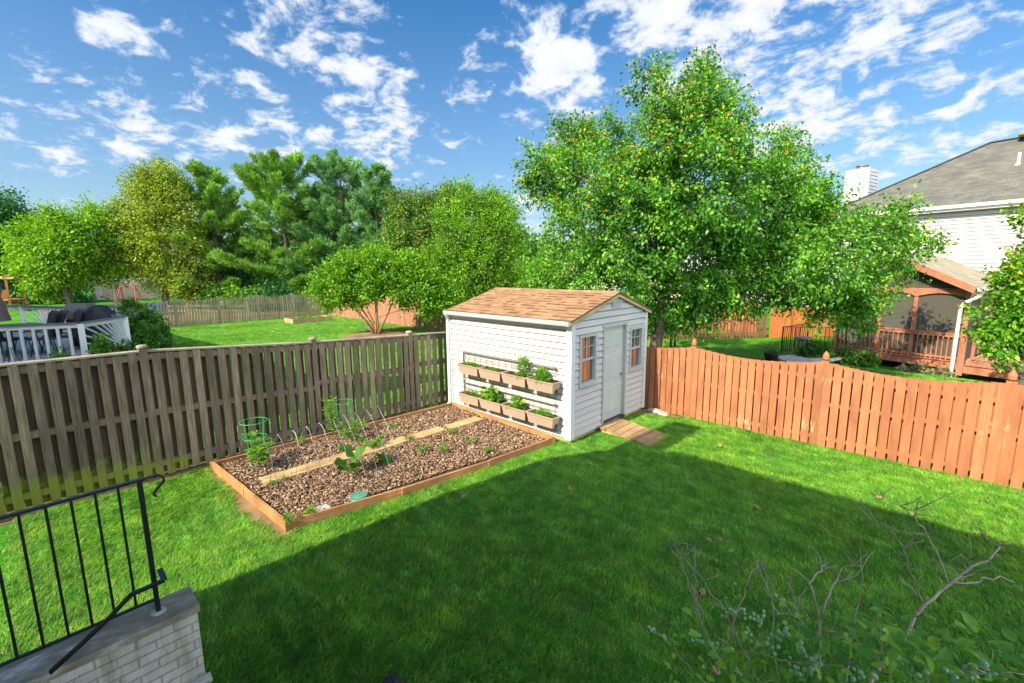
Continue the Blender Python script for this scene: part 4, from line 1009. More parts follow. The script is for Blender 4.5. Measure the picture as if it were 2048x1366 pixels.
# far fences
T = thing('picket_fence', 'grey scalloped picket fence along the far side of the next lawn', 'fence', (-29, 8, 0))
board_fence(T, (-29.5, 13.05, 0), (-29.4, 1.6, 0), [.05, 2.05, 4.05, 6.05, 8.05, 10.05], 1.5, 'greyfence', pitch=.135, w=.045, zrails=(.25, 1.0), scallop=.14, fin=False, both=False, side=-1)
T = thing('stockade_fence', 'reddish brown solid board fence behind the multi stemmed tree', 'fence', (-20, 13.1, 0))
board_fence(T, (-29.4, 13.2, 0), (-12.5, 13.2, 0), [0.1, 2.5, 4.9, 7.3, 9.7, 12.1, 14.5, 16.8], 1.45, 'stockade', pitch=.105, w=.051, zrails=(.25, 1.1), scallop=.0, fin=False, both=False)
T = thing('picket_fence', 'dark brown spaced picket fence beyond the shaded lawn', 'fence', (-7, 20, -.3))
gb = lambda x, y: float(terr(x, y))
board_fence(T, (-11.5, 16.8, 0), (-5.8, 22.7, 0), [.3, 2.6, 4.9, 6.6, 8.1], 1.05, 'brownfence', pitch=.15, w=.045, zrails=(.2, .8), scallop=.0, fin=False, both=False, base=gb)
T = thing('board_fence', 'bright orange stained board fence with pointed post beside the white house', 'fence', (-5, 24, -.3))
board_fence(T, (-5.7, 22.9, 0), (-3.6, 25.1, 0), [.05, 1.3], 1.45, 'redfar', pitch=.14, w=.06, zrails=(.3, 1.1), scallop=.10, fin=True, both=True, base=gb)
T = thing('board_fence', 'orange brown scalloped fence segment in front of the white garage', 'fence', (-10, 25, -.3))
board_fence(T, (-10.4, 24.4, 0), (-6.6, 24.2, 0), [.05, 1.9, 3.7], 1.6, 'redfar', pitch=.14, w=.06, zrails=(.3, 1.1), scallop=.12, fin=False, both=True, base=gb)

# ------------------------------------------------------------------ masonry wall and iron railing, bottom left
def areaway():
    T = thing('masonry_wall', 'pale brick patterned concrete stair wall with weathered peeling cap', 'wall', (-3.7, .5, 0))
    MB().box(-3.825, -3.575, -.62, .515, -.02, .55).build('wall', 'masonry', T)
    mb = MB(); mb.box(-3.845, -3.56, -.62, .53, .55, .60); mb.build('cap', 'cap', T)
    MB().box(-3.56, -3.50, -.1, .54, -.02, .06).build('footing', 'masonry', T)
    T = thing('iron_railing', 'black wrought iron railing standing on the masonry stair wall', 'railing', (-3.69, .32, .6))
    X = -3.69; topz = 1.545
    p1 = gx(290, 957, X); p0 = gx(0, 1036, X); zt = lambda y: p1[2]+(p0[2]-p1[2])*(y-p1[1])/(p0[1]-p1[1])
    y1 = .32; ye = -.58
    mb = MB(); mb.beam((X, ye, zt(ye)), (X, y1+.03, zt(y1+.03)), .032, .014)
    pts = [(X, y1+.03, zt(y1+.03)), (X, y1+.09, zt(y1)+.004), (X, y1+.125, zt(y1)-.02), (X, y1+.125, zt(y1)-.05), (X, y1+.09, zt(y1)-.085), (X, y1+.06, zt(y1)-.12), (X, y1+.075, zt(y1)-.14)]
    for a, b in zip(pts[:-1], pts[1:]): mb.beam(a, b, .03, .010, (0, .5, .8))
    mb.build('top_rail', 'iron', T)
    MB().box(X-.014, X+.014, y1-.014, y1+.014, .6, zt(y1)-.007).build('post', 'iron', T)
    zb = lambda y: .70+(y1-y)*-.02
    MB().beam((X, ye, .69), (X, y1-.014, .70), .022, .012).build('bottom_rail', 'iron', T)
    for k in range(1, 9):
        y = y1-.108*k
        if y < ye: break
        MB().box(X-.007, X+.007, y-.007, y+.007, .703, zt(y)-.007).build('baluster', 'iron', T)
    mb = MB(); mb.lathe((X, y1, .6), [(.045, 0), (.045, .006), (.03, .012)], 12); mb.build('post_collar', 'concrete', T)
    Xh = X+.17; q = [gx(a, b, Xh) for a, b in ((329, 1160), (262, 1189), (218, 1236), (162, 1289), (100, 1345))]
    mb = MB(); mb.beam((X+.014, q[0][1], q[0][2]+.0), tuple(q[0]), .030, .012)
    for a, b in zip(q[:-1], q[1:]): mb.beam(tuple(a), tuple(b), .032, .016)
    mb.build('stair_handrail', 'iron', T)
areaway()
def drain():
    c = gz(782, 1366, .05); T = thing('drain_pipe', 'black corrugated drain pipe end lying in the shaded grass', 'pipe', (c[0], c[1], .0))
    a = np.array([c[0]+.03, c[1]+.02, .06]); mb = MB(); pts = []; rs = []
    dirv = np.array([.35, -.9, 0])
    for i in range(60):
        pts.append(a+dirv*i*.012); rs.append(  .078 if (i//2) % 2 else .069)
    mb.tube([p for p in pts], rs, 18, False)
    mb.build('corrugated_pipe', 'black', T)
    MB().tube([a+dirv*.02, a+dirv*.5], .066, 14).build('bore', 'darkint', T)
drain()

# ------------------------------------------------------------------ berry bush in the foreground
def bush():
    global rng; rng = np.random.default_rng(77); R_.seed(77)
    base = np.array([.35, .95, 0.]); base = np.array(gd(1640, 2000, .95)); base[2] = 0
    T = thing('berry_bush', 'berry bush with bare grey twigs and green berry clusters at the lower right', 'bush', base)
    mb = MB()
    tr = [([(1560,1500),(1650,1330),(1722,1218),(1790,1250) ][:0], 0)]
    def br(pts, D, r0, r1, wig=.006):
        P = []
        for i, (x, y) in enumerate(pts):
            d = D[0]+(D[1]-D[0])*i/max(len(pts)-1, 1); P.append(np.array(gd(x, y, d)))
        Q = []
        for a, b in zip(P[:-1], P[1:]):
            Q += [a, a*.66+b*.34+rng.normal(0, wig*.5, 3), a*.33+b*.67+rng.normal(0, wig*.5, 3)]
        Q.append(P[-1]); n = len(Q); mb.tube(Q, [.8*(r0+(r1-r0)*i/(n-1)) for i in range(n)], 6); return Q
    root = (1640, 1560)
    segs = [
     ([root,(1700,1420),(1800,1290),(1850,1208),(1905,1164),(1960,1125),(1995,1100),(2020,1086)], (.9,1.0), .0058,.002),
     ([(1850,1210),(1828,1160),(1805,1098),(1790,1070),(1762,1048),(1730,1031)], (.97,1.05), .0026,.001),
     ([(1898,1170),(1880,1120),(1855,1070),(1830,1035),(1800,1012),(1745,990)], (.98,1.08), .0028,.001),
     ([(1905,1164),(1960,1164),(2000,1152),(2030,1165)], (.98,1.0), .003,.001), ([(1995,1098),(1980,1080),(1968,1058)], (1,1.02), .002,.001),
     ([(1800,1098),(1830,1075),(1832,1062)], (1.02,1.03), .0015,.0007), ([(1828,1036),(1834,1020),(1820,1015)], (1.04,1.04), .0014,.0007), ([(1937,1140),(1938,1120),(1925,1125)],(1,1),.0014,.0006),
     ([root,(1640,1400),(1640,1250),(1625,1180),(1620,1165),(1635,1145),(1650,1130),(1655,1133)], (.95,1.1), .004,.001),
     ([(1640,1230),(1665,1170),(1685,1135),(1728,1132)], (1.03,1.1), .0035,.001), ([(1672,1165),(1712,1152),(1725,1135)], (1.06,1.08), .002,.0008),
     ([root,(1690,1400),(1705,1260),(1722,1180),(1724,1140)], (.95,1.05), .0034,.001),
     ([root,(1560,1400),(1545,1290),(1545,1210),(1535,1160),(1529,1148)], (1.0,1.15), .0035,.001),
     ([root,(1520,1366),(1480,1290),(1450,1220),(1415,1175),(1390,1140),(1375,1130)], (1.0,1.2), .0035,.001),
     ([(1464,1255),(1490,1190),(1500,1150),(1515,1130)], (1.08,1.15), .003,.001), ([(1500,1150),(1525,1137)],(1.14,1.15),.0012,.0006),
     ([root,(1500,1420),(1434,1310),(1405,1250),(1380,1180),(1360,1120),(1348,1105),(1330,1088)], (1.0,1.2), .0035,.001),
     ([(1400,1240),(1395,1190),(1388,1150),(1392,1100),(1374,1085)], (1.1,1.18), .0025,.0008), ([(1434,1310),(1460,1270),(1475,1230)],(1.05,1.08),.0025,.001),
     ([(1360,1120),(1355,1108),(1365,1104)],(1.18,1.18),.0012,.0006), ([(1548,1230),(1590,1225),(1600,1200)],(1.1,1.1),.0018,.0008), ([(1640,1260),(1700,1268),(1720,1262)],(1,1),.0025,.001),
     ([(1620,1240),(1585,1180),(1572,1150)],(1.05,1.12),.0016,.0007), ([(1705,1270),(1750,1330),(1770,1290),(1790,1280)],(.9,.88),.0025,.0012),
     ([(1640,1290),(1610,1250),(1575,1215),(1545,1180)],(1,1.08),.0018,.0007),
     ([root,(1780,1480),(1860,1380),(1900,1340),(1985,1350)],(.8,.7),.004,.002), ([root,(1500,1480),(1430,1380),(1390,1350),(1345,1290),(1310,1262),(1295,1255)],(1.0,1.1),.0035,.001),
     ([(1780,1350),(1740,1330),(1640,1330),(1560,1320),(1480,1300)],(.8,1.0),.003,.001)]
    Q = []
    for s_ in segs: Q += br(*s_)
    stem0 = gd(*root, .96)
    for k in range(7):
        o = np.array([R_.uniform(-.12, .12), R_.uniform(-.12, .12), 0]); b0 = base+o; b0[2] = 0
        mb.tube([b0, (b0+stem0)/2+o, stem0], [.011, .009, .007], 7)
    for k in range(150):   # fine side twigs
        p = Q[R_.randrange(len(Q))]; d = np.array([R_.uniform(-1, 1), R_.uniform(-1, 1), R_.uniform(.1, 1)])*R_.uniform(.02, .08)
        mb.tube([p, p+d*.5+rng.normal(0, .003, 3), p+d], [.0012, .001, .0005], 4)
    mb.build('branch', 'twig', T, True)
    # leaves
    spots = [(1700,1235,.95,26),(1760,1240,.9,24),(1745,1290,.85,34),(1800,1260,.85,26),(1830,1300,.75,34),(1870,1330,.7,30),(1930,1300,.65,26),(1975,1320,.6,14),(1900,1360,.7,26),(1780,1340,.8,40),(1700,1340,.85,40),
             (1640,1350,.95,34),(1590,1330,.95,26),(1540,1350,1.0,26),(1440,1330,1.0,14),(1410,1320,1.0,10),(1350,1290,1.1,14),(1335,1275,1.1,8),(1460,1180,1.15,8),(1530,1140,1.15,16),(1385,1230,1.1,6),(1450,1140,1.2,5),(1590,1270,1.0,10),(1500,1360,1.0,18),(1660,1290,.95,18),(1850,1240,.85,8),(1960,1366,.6,12)]
    P = []; D = []; S = []
    for (x, y, d, n) in spots:
        c = np.array(gd(x, y, d))
        for k in range(int(n*.75)):
            P.append(c+rng.normal(0, .035, 3)*d); D.append(rng.normal(0, 1, 3)*[1, 1, .5]+[0, 0, .2]); S.append(R_.uniform(.014, .036)*(.8 if y < 1200 else 1))
    P, D, S = np.array(P), np.array(D), np.array(S); Nn = nrm(rdir(len(P))*.6+np.array([0, 0, 1]))
    # oval leaves, eight-sided and folded
    D = nrm(D); Sd = nrm(np.cross(D, Nn)); Nn = nrm(np.cross(Sd, D)); V = []
    prof = [(0, 0, 0), (.18, .32, .06), (.45, .5, .10), (.75, .33, .06), (1, 0, -.08), (.75, -.33, .06), (.45, -.5, .10), (.18, -.32, .06), (.5, 0, 0)]
    for (a, b, c) in prof: V.append(P+D*(S*a)[:, None]+Sd*(S*.62*b)[:, None]+Nn*(S*c)[:, None])
    V = np.stack(V, 1).reshape(-1, 3); i = np.arange(len(P))*9
    F = np.concatenate([np.stack([i+8, i+k, i+(k+1) % 8], 1) for k in range(8)])
    link('foliage', mesh_np('foliage', V, F), 'berryleaf', T)
    # berries
    cl = [(1300,1257,1.1,4),(1380,1270,1.1,5),(1400,1282,1.1,5),(1428,1290,1.08,5),(1463,1300,1.05,5),(1456,1232,1.1,5),(1466,1222,1.1,4),(1488,1222,1.1,5),(1500,1240,1.05,4),(1520,1242,1.05,6),(1532,1228,1.05,2),(1498,1268,1.05,6),(1510,1284,1.02,3),(1568,1260,.98,8),(1540,1285,1.0,6),
              (1600,1300,.92,8),(1630,1318,.88,8),(1590,1345,.9,5),(1625,1345,.88,5),(1475,1340,1.05,5),(1562,1195,1.1,3),(1720,1350,.8,5),(1755,1355,.75,4),(1790,1320,.75,4),(1940,1340,.62,6),(1975,1345,.6,5),(1910,1345,.65,4),(1850,1360,.66,3),(1700,1262,.95,3),(1758,1274,.9,3),(1325,1278,1.1,2),(1562,1308,.98,2)]
    for (x, y, d, n) in cl:
        c = np.array(gd(x, y, d)); bm_ = MB()
        for k in range(n):
            q = c+rng.normal(0, .0068, 3); r = R_.uniform(.0038, .0054)
            bm_.lathe(q, [(r*.3, -r*.95), (r*.75, -r*.65), (r, 0), (r*.8, r*.6), (r*.45, r*.88), (r*.42, r*1.02), (r*.2, r*.8)], 8)
        bm_.build('berry_cluster', 'berry', T, True)
bush()

# ------------------------------------------------------------------ trees
def blob(px, py, D, r, rz=None, rd=None):
    c = gd(px, py, D); s = r*D/FPX; return (tuple(c), (rd*1. if rd else s, rd*1. if rd else s, (rz*D/FPX if rz else s)))
def big_maple():
    R_.seed(4)
    L = [(1298,160,48),(1330,215,66),(1410,165,50),(1395,240,85),(1330,290,85),(1455,235,48),(1145,275,55),(1215,285,60),(1120,335,58),(1075,320,36),(1085,365,34),(1190,370,110),(1290,380,110),(1400,380,140),(1500,300,62),(1575,290,36),(1560,355,75),(1500,430,130),(1620,400,55),
         (1170,470,95),(1270,480,120),(1380,500,130),(1600,450,95),(1670,440,60),(1130,560,80),(1230,560,90),(1330,590,100),(1470,560,110),(1560,530,95),(1660,520,85),(1730,450,60),(1790,450,55),(1840,475,40),(1780,520,60),(1690,600,60),(1740,580,50),(1710,640,35),(1400,625,46),(1480,590,38),(1345,645,30),(1570,585,32),(1640,580,36),(1100,600,50),(1640,640,20)]
    B = []
    for (x, y, r) in L:
        D = 12.6+R_.uniform(-1.3, 1.5)-(.9 if x > 1600 else 0)
        c = gd(x, y, D); s = r*D/FPX*.87; B.append((tuple(c), (s*1.0, s*1.0, s*.9)))
    base = gd(1305, 690, 12.6); base = (base[0], base[1], float(terr(base[0], base[1])))
    T = tree('maple_tree', 'large bright green maple with yellow orange tips behind the shed', 'tree', base, B, 'maple', 2700, 46, .26, .095, .17, 'bark', tips=.30, along=420,
         top=gd(1385, 210, 12.8), fork=.25, droop=.6, lo=.62, sub=420, wr=.6, seed=12, power=3.2)
    return T
big_maple()
def small_maple():
    L = [(2030,535,24),(2015,560,22),(2045,590,36),(1990,598,20),(1925,600,14),(1950,618,17),(2005,640,30),(2045,650,45),(1975,670,26),(2020,700,34),(2060,560,60),(2090,620,70),(2110,500,50),(1990,690,18),(2060,430,26),(2110,680,60)]
    B = [blob(x, y, 10.2, r) for x, y, r in L]
    base = gd(2060, 700, 10.2); base = (base[0], base[1], float(terr(base[0], base[1])))
    tree('maple_tree', 'small maple with orange tipped leaves at the right edge of the picture', 'tree', base, B, 'maple2', 520, 20, .17, .11, .07, tips=.4, top=gd(2080, 440, 10.2), droop=.4, sub=90, seed=14, lo=.3)
small_maple()
def backtree(name, label, mat, D, base_px, L, ncl, per, spread, size, tr, seed, **k):
    B = [blob(x, y, D, r) for x, y, r in L]; b = gd(base_px[0], base_px[1], D); b = (b[0], b[1], float(terr(b[0], b[1])))
    return tree(name, label, 'tree', b, B, mat, ncl, int(per*1.6), spread, size*.72, tr, seed=seed, **k)
backtree('broadleaf_tree', 'dark green tree cut by the left edge of the picture', 'darkgreen', 36, (-20, 640), [(-20,430,60),(10,470,50),(0,540,60),(30,560,45),(-60,480,80),(60,590,35),(95,570,40),(140,600,30)], 1500, 16, .7, .30, .3, 20)
backtree('broadleaf_tree', 'olive brown tree peeking behind the bright green ones at left', 'olive', 40, (60, 620), [(60,450,28),(80,470,30),(40,480,30),(60,520,40)], 420, 14, .7, .28, .2, 21)
backtree('broadleaf_tree', 'bright yellow green spreading tree left of the tan shed', 'lime', 31, (150, 640), [(110,450,32),(60,480,35),(140,480,40),(95,510,45),(50,540,25),(135,522,40),(105,558,26),(90,560,34)], 1350, 17, .5, .26, .16, 22, droop=.5)
backtree('birch_tree', 'thin pale trunked tree leaning behind the bright green tree', 'lime', 33, (235, 630), [(185,425,24),(205,450,28),(165,440,18),(220,430,20),(195,500,30),(210,540,30),(230,480,24)], 480, 13, .5, .24, .10, 23, bark='palebark', top=gd(190, 420, 33))
backtree('broadleaf_tree', 'tall olive green vase shaped tree rising from several limbs', 'olive', 34, (335, 640), [(315,350,32),(285,370,30),(350,375,32),(320,400,50),(270,440,45),(370,430,36),(330,470,60),(255,490,42),(385,500,30),(310,530,50),(250,530,26),(370,560,40),(400,560,20)], 1700, 18, .5, .22, .22, 24, fork=.08, sub=260, lo=.2)
backtree('maple_tree', 'dark green tree with reddish top between the pines and the arborvitae', 'redleaf', 33, (825, 640), [(810,420,40),(850,410,36),(835,460,58),(800,490,40),(870,440,36),(850,520,50),(900,410,34)], 1150, 17, .5, .22, .2, 25)
backtree('arborvitae_tree', 'large bright green bushy arborvitae left of the maple', 'cedarleaf', 27, (940, 700), [(940,405,26),(900,440,40),(970,420,34),(930,470,60),(990,460,45),(880,520,45),(960,530,75),(900,580,60),(1000,550,45),(940,620,70),(860,600,40),(1000,620,40),(870,650,35)], 2700, 18, .40, .20, .22, 26, wr=.45, droop=.1)
backtree('broadleaf_tree', 'bright green rounded tree directly behind the arborvitae', 'lime', 34, (1010, 640), [(1000,430,40),(1020,480,34),(990,400,22),(930,385,22),(905,390,22),(1010,530,35)], 620, 16, .5, .24, .2, 27)
backtree('broadleaf_tree', 'small orange flecked tree between the arborvitae and the maple', 'maple2', 20, (1085, 700), [(1080,550,32),(1110,590,36),(1060,590,28),(1140,610,36),(1090,620,34),(1180,620,34),(1220,630,30)], 900, 15, .30, .16, .09, 28)
backtree('broadleaf_tree', 'mid green tree filling the gap behind the warm pine', 'shrub', 46, (500, 640), [(500,470,40),(540,520,50),(470,530,45),(430,500,34),(560,580,40),(500,590,40)], 620, 15, .7, .34, .2, 50)
backtree('broadleaf_tree', 'dark green tree filling the gap behind the dense pines', 'shrub', 46, (660, 640), [(640,470,44),(700,520,50),(610,540,45),(760,490,40),(720,580,45),(640,590,40)], 620, 15, .7, .34, .2, 51)
backtree('broadleaf_tree', 'deep green tree in the shade behind the bright green tree at left', 'darkgreen', 43, (120, 640), [(60,560,40),(120,530,40),(180,520,34),(100,600,34),(40,600,34)], 620, 15, .7, .34, .2, 52)
def crape():
    L = [(755,525,34),(700,535,34),(660,550,26),(640,578,20),(690,575,30),(745,570,34),(810,535,34),(850,565,34),(880,600,24),(810,585,30),(720,600,18),(780,545,34),(655,612,12),(745,512,20),(860,615,24),(840,545,26),(680,600,18),(895,585,18)]
    D = 20; B = [blob(x, y, D, r) for x, y, r in L]; b = gz(755, 672, 0)
    tree('crape_myrtle', 'multi stemmed crape myrtle with a flat wide crown on the next lawn', 'tree', (b[0], b[1], 0), B[:9]+B[9:], 'crape', 1900, 19, .24, .12, .05, 'crapebark', trunks=7, droop=.1, sub=160, seed=30, lo=.25)
    MBb = MB(); MBb.lathe((b[0], b[1], 0), [(1.5, -.02), (1.45, .05), (.4, .09)], 24); o = MBb.build('planting_circle', 'litter', None); o['kind'] = 'structure'
crape()
def pine(label, px, base_y, top_y, half, D, mat, seed, lead=1, low=.12, dens=1.):
    global rng; rng = np.random.default_rng(seed); R_.seed(seed)
    b = gd(px, base_y, D); b[2] = float(terr(b[0], b[1])); top = gd(px, top_y, D); Hh = top[2]-b[2]; W = half*D/FPX
    W *= 1.12
    T = thing('pine_tree', label, 'tree', b, 'white pines behind the next lawn'); mb = MB(); P = []; O = []
    mb.tube([b+np.array([0, 0, Hh*f])+np.array([math.sin(f*5+seed)*.12, math.cos(f*4)*.12, 0])*f for f in np.linspace(0, 1, 10)], [.24*(1-f)+.02 for f in np.linspace(0, 1, 10)], 8)
    z = low
    while z < .99:
        nb = R_.choice((4, 5, 5, 6)); rad = W*(1.22*(1-z)**.6+.08)*R_.uniform(.75, 1.12)
        if z < .3: rad *= .75+z
        for k in range(nb):
            a = R_.uniform(0, 2*PI); L = rad*R_.uniform(.7, 1.1); p0 = b+np.array([0, 0, Hh*z]); up = .18+.75*z
            pts = [p0+np.array([math.cos(a)*L*f, math.sin(a)*L*f, L*(up*f**1.6-.05*f)]) for f in np.linspace(0, 1, 6)]
            mb.tube(pts, [.05*(1-z)*(1-f)+.012 for f in np.linspace(0, 1, 6)], 4)
            m_ = int(88*dens*max(L/2.5, .4))
            for j in range(m_):
                f = R_.uniform(.25, 1.0)**.8; i = min(int(f*5), 4); p = pts[i]+(pts[i+1]-pts[i])*(f*5-i)
                sw = L*.30*(1.15-f)+.12; lat = np.array([-math.sin(a), math.cos(a), 0])*R_.uniform(-1, 1)*sw
                P.append(p+lat+np.array([math.cos(a), math.sin(a), 0])*abs(R_.gauss(0, .12))+np.array([0, 0, R_.gauss(.06, .09)])); O.append(np.array([math.cos(a), math.sin(a), .35+up*.5])+lat/(sw+.01)*.5)
        z += R_.uniform(.045, .07)*max(1.0, 6/Hh)
    P = np.array(P); O = nrm(np.array(O)); per = 13; n = len(P)*per
    C = np.repeat(P, per, 0)+rng.normal(0, .05, (n, 3)); Dn = np.repeat(O, per, 0)*.75+rdir(n)*.75+np.array([0, 0, .25]); s = rng.uniform(.22, .40, n)
    link('crown', leaf_mesh('crown', C, Dn, rdir(n), s, s*.16, .05), mat, T); mb.build('trunk', 'bark', T, True)
pine('feathery warm green pine right of the olive tree', 448, 635, 342, 70, 36, 'pinewarm', 40)
pine('tall open branched pine with a double tip in the middle of the row', 585, 635, 320, 95, 36, 'pinewarm', 41, dens=.9)
pine('tall dense blue green pine left of the red tipped tree', 700, 635, 318, 85, 37, 'pine', 42)
pine('blue green pine at the right end of the pine row', 765, 635, 340, 60, 35, 'pine', 43)
pine('shorter pine filling the gap between the two tall pines', 645, 635, 380, 55, 38, 'pine', 45)

def understory():
    global rng
    spec = [(430,600,30,34,'shrub'),(480,590,26,34,'lime'),(520,600,30,33,'shrub'),(560,585,30,33,'darkgreen'),(610,590,30,33,'shrub'),(390,600,24,34,'olive'),(660,600,24,32,'lime'),(545,560,28,35,'shrub'),(480,560,30,36,'darkgreen'),(600,560,26,35,'darkgreen'),(700,590,28,33,'darkgreen'),(420,575,26,36,'darkgreen')]
    lab = ['low green shrub under the warm pine', 'yellow green shrub at the foot of the warm pine', 'mid green shrub behind the scalloped fence', 'dark shrub in the middle under the open pine', 'green shrub below the open pine', 'olive shrub at the foot of the vase shaped tree', 'lime shrub behind the fence corner', 'tall green shrub behind the dark one', 'dark tall shrub under the warm pine', 'dark shrub beneath the dense pine', 'dark shrub behind the crape myrtle', 'dark shrub behind the olive tree trunk']
    for i, ((x, y, r, D, mt), lb) in enumerate(zip(spec, lab)):
        b = gd(x, 640, D); b[2] = float(terr(b[0], b[1]))
        backshrub(lb, b, [blob(x+R_.uniform(-8, 8), y+R_.uniform(-4, 10), D, r*.9), blob(x-12, y+14, D, r*.7), blob(x+12, y+14, D, r*.7)], mt, 200, 15, .35, .2, 60+i, 'shrubs under the pines')
def backshrub(lb, base, B, mt, ncl, per, sp, size, seed, group=None):
    return tree('shrub', lb, 'shrub', base, B, mt, ncl, per, sp, size, .03, seed=seed, group=group, sub=10, lo=.2, crown_name='foliage')
understory()
def far_wood():
    global rng; rng = np.random.default_rng(90); n = 5200
    px = rng.uniform(-250, 2300, n); D = rng.uniform(62, 85, n); P = []
    for a, d in zip(px, D):
        c = gd(a, 560, d); top = 5.5+1.3*math.sin(a*.013)+.9*math.sin(a*.041+1)+.6*math.sin(a*.11); c[2] = rng.random()**.7*top; P.append(c)
    P = np.array(P); out = nrm(rdir(n)+np.array([0, 0, .4])); pos, Dd, Nn, s, w = clusters_to_leaves(P, out, 10, 1.6, .75, .7)
    link('far_wood', leaf_mesh('far_wood', pos, Dd, Nn, s, w), 'shrub', kind='stuff', label='distant line of green trees on the horizon', category='woods')
far_wood()
def litter_floor():
    mb = MB(); xs = np.linspace(-44, -30.3, 12); ys = np.linspace(0, 26, 14)
    V = [(x, y, float(terr(x, y))+.03+.05*math.sin(x*2+y)) for y in ys for x in xs]; nx = 12
    mb.add(V, [(j*nx+i, j*nx+i+1, (j+1)*nx+i+1, (j+1)*nx+i) for j in range(13) for i in range(nx-1)]); mb.build('woodland_floor', 'litter', None, True, kind='structure')
litter_floor()

# ------------------------------------------------------------------ left neighbour: deck and furniture
def deckarea():
    zt, zf = 1.80, .88; f = lambda px, py: gz(px, py, zt)
    P0, P1, P2 = f(-260, 661), f(160, 645), f(249, 632); Q, P3, P4 = f(204, 627), f(270, 620), f(236, 613); B1, B2, B3 = f(145, 614), f(42, 611), f(-200, 612)
    T = thing('timber_deck', 'white railed deck with sunburst panels beyond the grey fence', 'deck', (P1[0], P1[1], 0))
    poly = [P0, P1, P2, P3, P4, B1, B2, B3]
    mb = MB(); mb.prism([(p[0], p[1], zf-.04) for p in poly], (0, 0, .04)); mb.build('floor', 'deckgrey', T)
    def skirt(a, b, mb): a, b = Vector(a), Vector(b); a.z = b.z = zf-.16; mb.beam(a, b, .03, .26)
    mb = MB()
    for a, b in zip(poly, poly[1:]+poly[:1]): skirt(a, b, mb)
    mb.build('rim_board', 'greyvinyl', T)
    lat = MB()
    for p in poly: lat.box(p[0]-.06, p[0]+.06, p[1]-.06, p[1]+.06, -.05, zf-.05)
    lat.build_each('support_post', 'greyvinyl', T)
    def rail(a, b, kind, spacing=.20):
        a, b = Vector(a), Vector(b); L = (b-a).length; u = (b-a)/L; up = Vector((0, 0, 1)); g0 = zf+.10
        A = lambda s_, z: Vector((a.x+u.x*s_, a.y+u.y*s_, z))
        R = MB(); R.beam(A(-.03, zt-.012), A(L+.03, zt-.012), .13, .026, up); rc = R.build('rail_cap', 'railcap', T)
        R = MB(); R.beam(A(0, zt-.07), A(L, zt-.07), .04, .09, up); R.beam(A(0, g0), A(L, g0), .04, .07, up); R.build('rail', 'greyvinyl', T)
        B_ = MB()
        if kind == 'bal':
            n = max(2, int(L/spacing))
            for i in range(1, n): B_.beam(A(L*i/n, g0-.25), A(L*i/n, zt-.11), .035, .05, u)
            B_.build('balusters', 'greyvinyl', T)
        else:
            s0 = L*.5 if kind == 'sunmid' else .02; n = 13
            for i in range(n+1):
                an = PI*i/n if kind == 'sunmid' else PI/2*i/n; dx, dz = math.cos(an), math.sin(an); hh = zt-.11-g0
                tmax = min(((L-s0) if dx > 0 else s0)/abs(dx) if abs(dx) > 1e-3 else 99, hh/dz if dz > 1e-3 else 99)
                B_.beam(A(s0+dx*.10, g0+dz*.10), A(s0+dx*tmax, g0+dz*tmax), .03, .04, u.cross(up))
            B_.build('sunburst_panel', 'greyvinyl', T)
        (kind != 'sun') and MB().box(b.x-.055, b.x+.055, b.y-.055, b.y+.055, zf-.25, zt-.026).build('post', 'greyvinyl', T)
    rail(P0, P1, 'bal'); rail(P2, P1, 'sun'); rail(Q, P2, 'bal', .15); rail(P3, Q, 'bal', .15); rail(P4, P3, 'bal', .15); rail(B1, P4, 'bal'); rail(B2, B1, 'sunmid'); rail(B3, B2, 'sunmid')
    # grill under cover
    g = gd(204, 655, 12.0); x, y = g[0], g[1]
    T = thing('covered_grill', 'barbecue grill under a draped black cover at the deck corner', 'grill', (x, y, zf))
    u = Vector((CR[0], CR[1], 0)).normalized(); v = Vector((CH[0], CH[1], 0)).normalized(); c = Vector((x, y, 0))
    mb = MB(); rings = []; 
    for (hw, hd, z) in ((.42, .30, zf), (.44, .32, zf+.3), (.40, .28, zf+.65), (.35, .26, zf+.95), (.16, .18, zf+1.14), (.03, .08, zf+1.18)):
        rings.append([c+u*(hw*math.cos(a)*(1+.05*math.sin(7*a)))*1.05+v*(hd*math.sin(a)*(1+.06*math.cos(9*a)))+Vector((0, 0, z)) for a in np.linspace(0, 2*PI, 25)[:-1]])
    V = [p for r in rings for p in r]; n = 24
    mb.add(V, [(i*n+k, i*n+(k+1) % n, (i+1)*n+(k+1) % n, (i+1)*n+k) for i in range(5) for k in range(n)]+[tuple(range(5*n, 6*n))]); mb.build('cover', 'cover', T, True)
    mb = MB()
    for s_ in (-1, 1): mb.tube([c+u*.3*s_+v*.31+Vector((0, 0, zf+.04)), c+u*.3*s_+v*.35+Vector((0, 0, zf+.04))], .05, 12)
    mb.build_each('wheel', 'rubber', T)
    # second grill
    g = gd(168, 652, 12.3); c = Vector((g[0], g[1], 0)); T = thing('gas_grill', 'silver hooded gas grill standing left of the covered one', 'grill', (g[0], g[1], zf))
    mb = MB(); mb.prism([c+u*.28+v*a+Vector((0, 0, zf+b)) for a, b in ((-.22, .8), (.22, .8), (.22, 1.05), (.1, 1.2), (-.12, 1.2), (-.22, 1.0))], u*-.56); mb.build('hood', 'wire', T)
    mb = MB()
    q = [c+u*a+v*b for a, b in ((-.28, -.2), (.28, -.2), (.28, .2), (-.28, .2))]; mb.hexa([p+Vector((0, 0, zf+.05)) for p in q], [p+Vector((0, 0, zf+.79)) for p in q]); mb.build('cabinet', 'black', T)
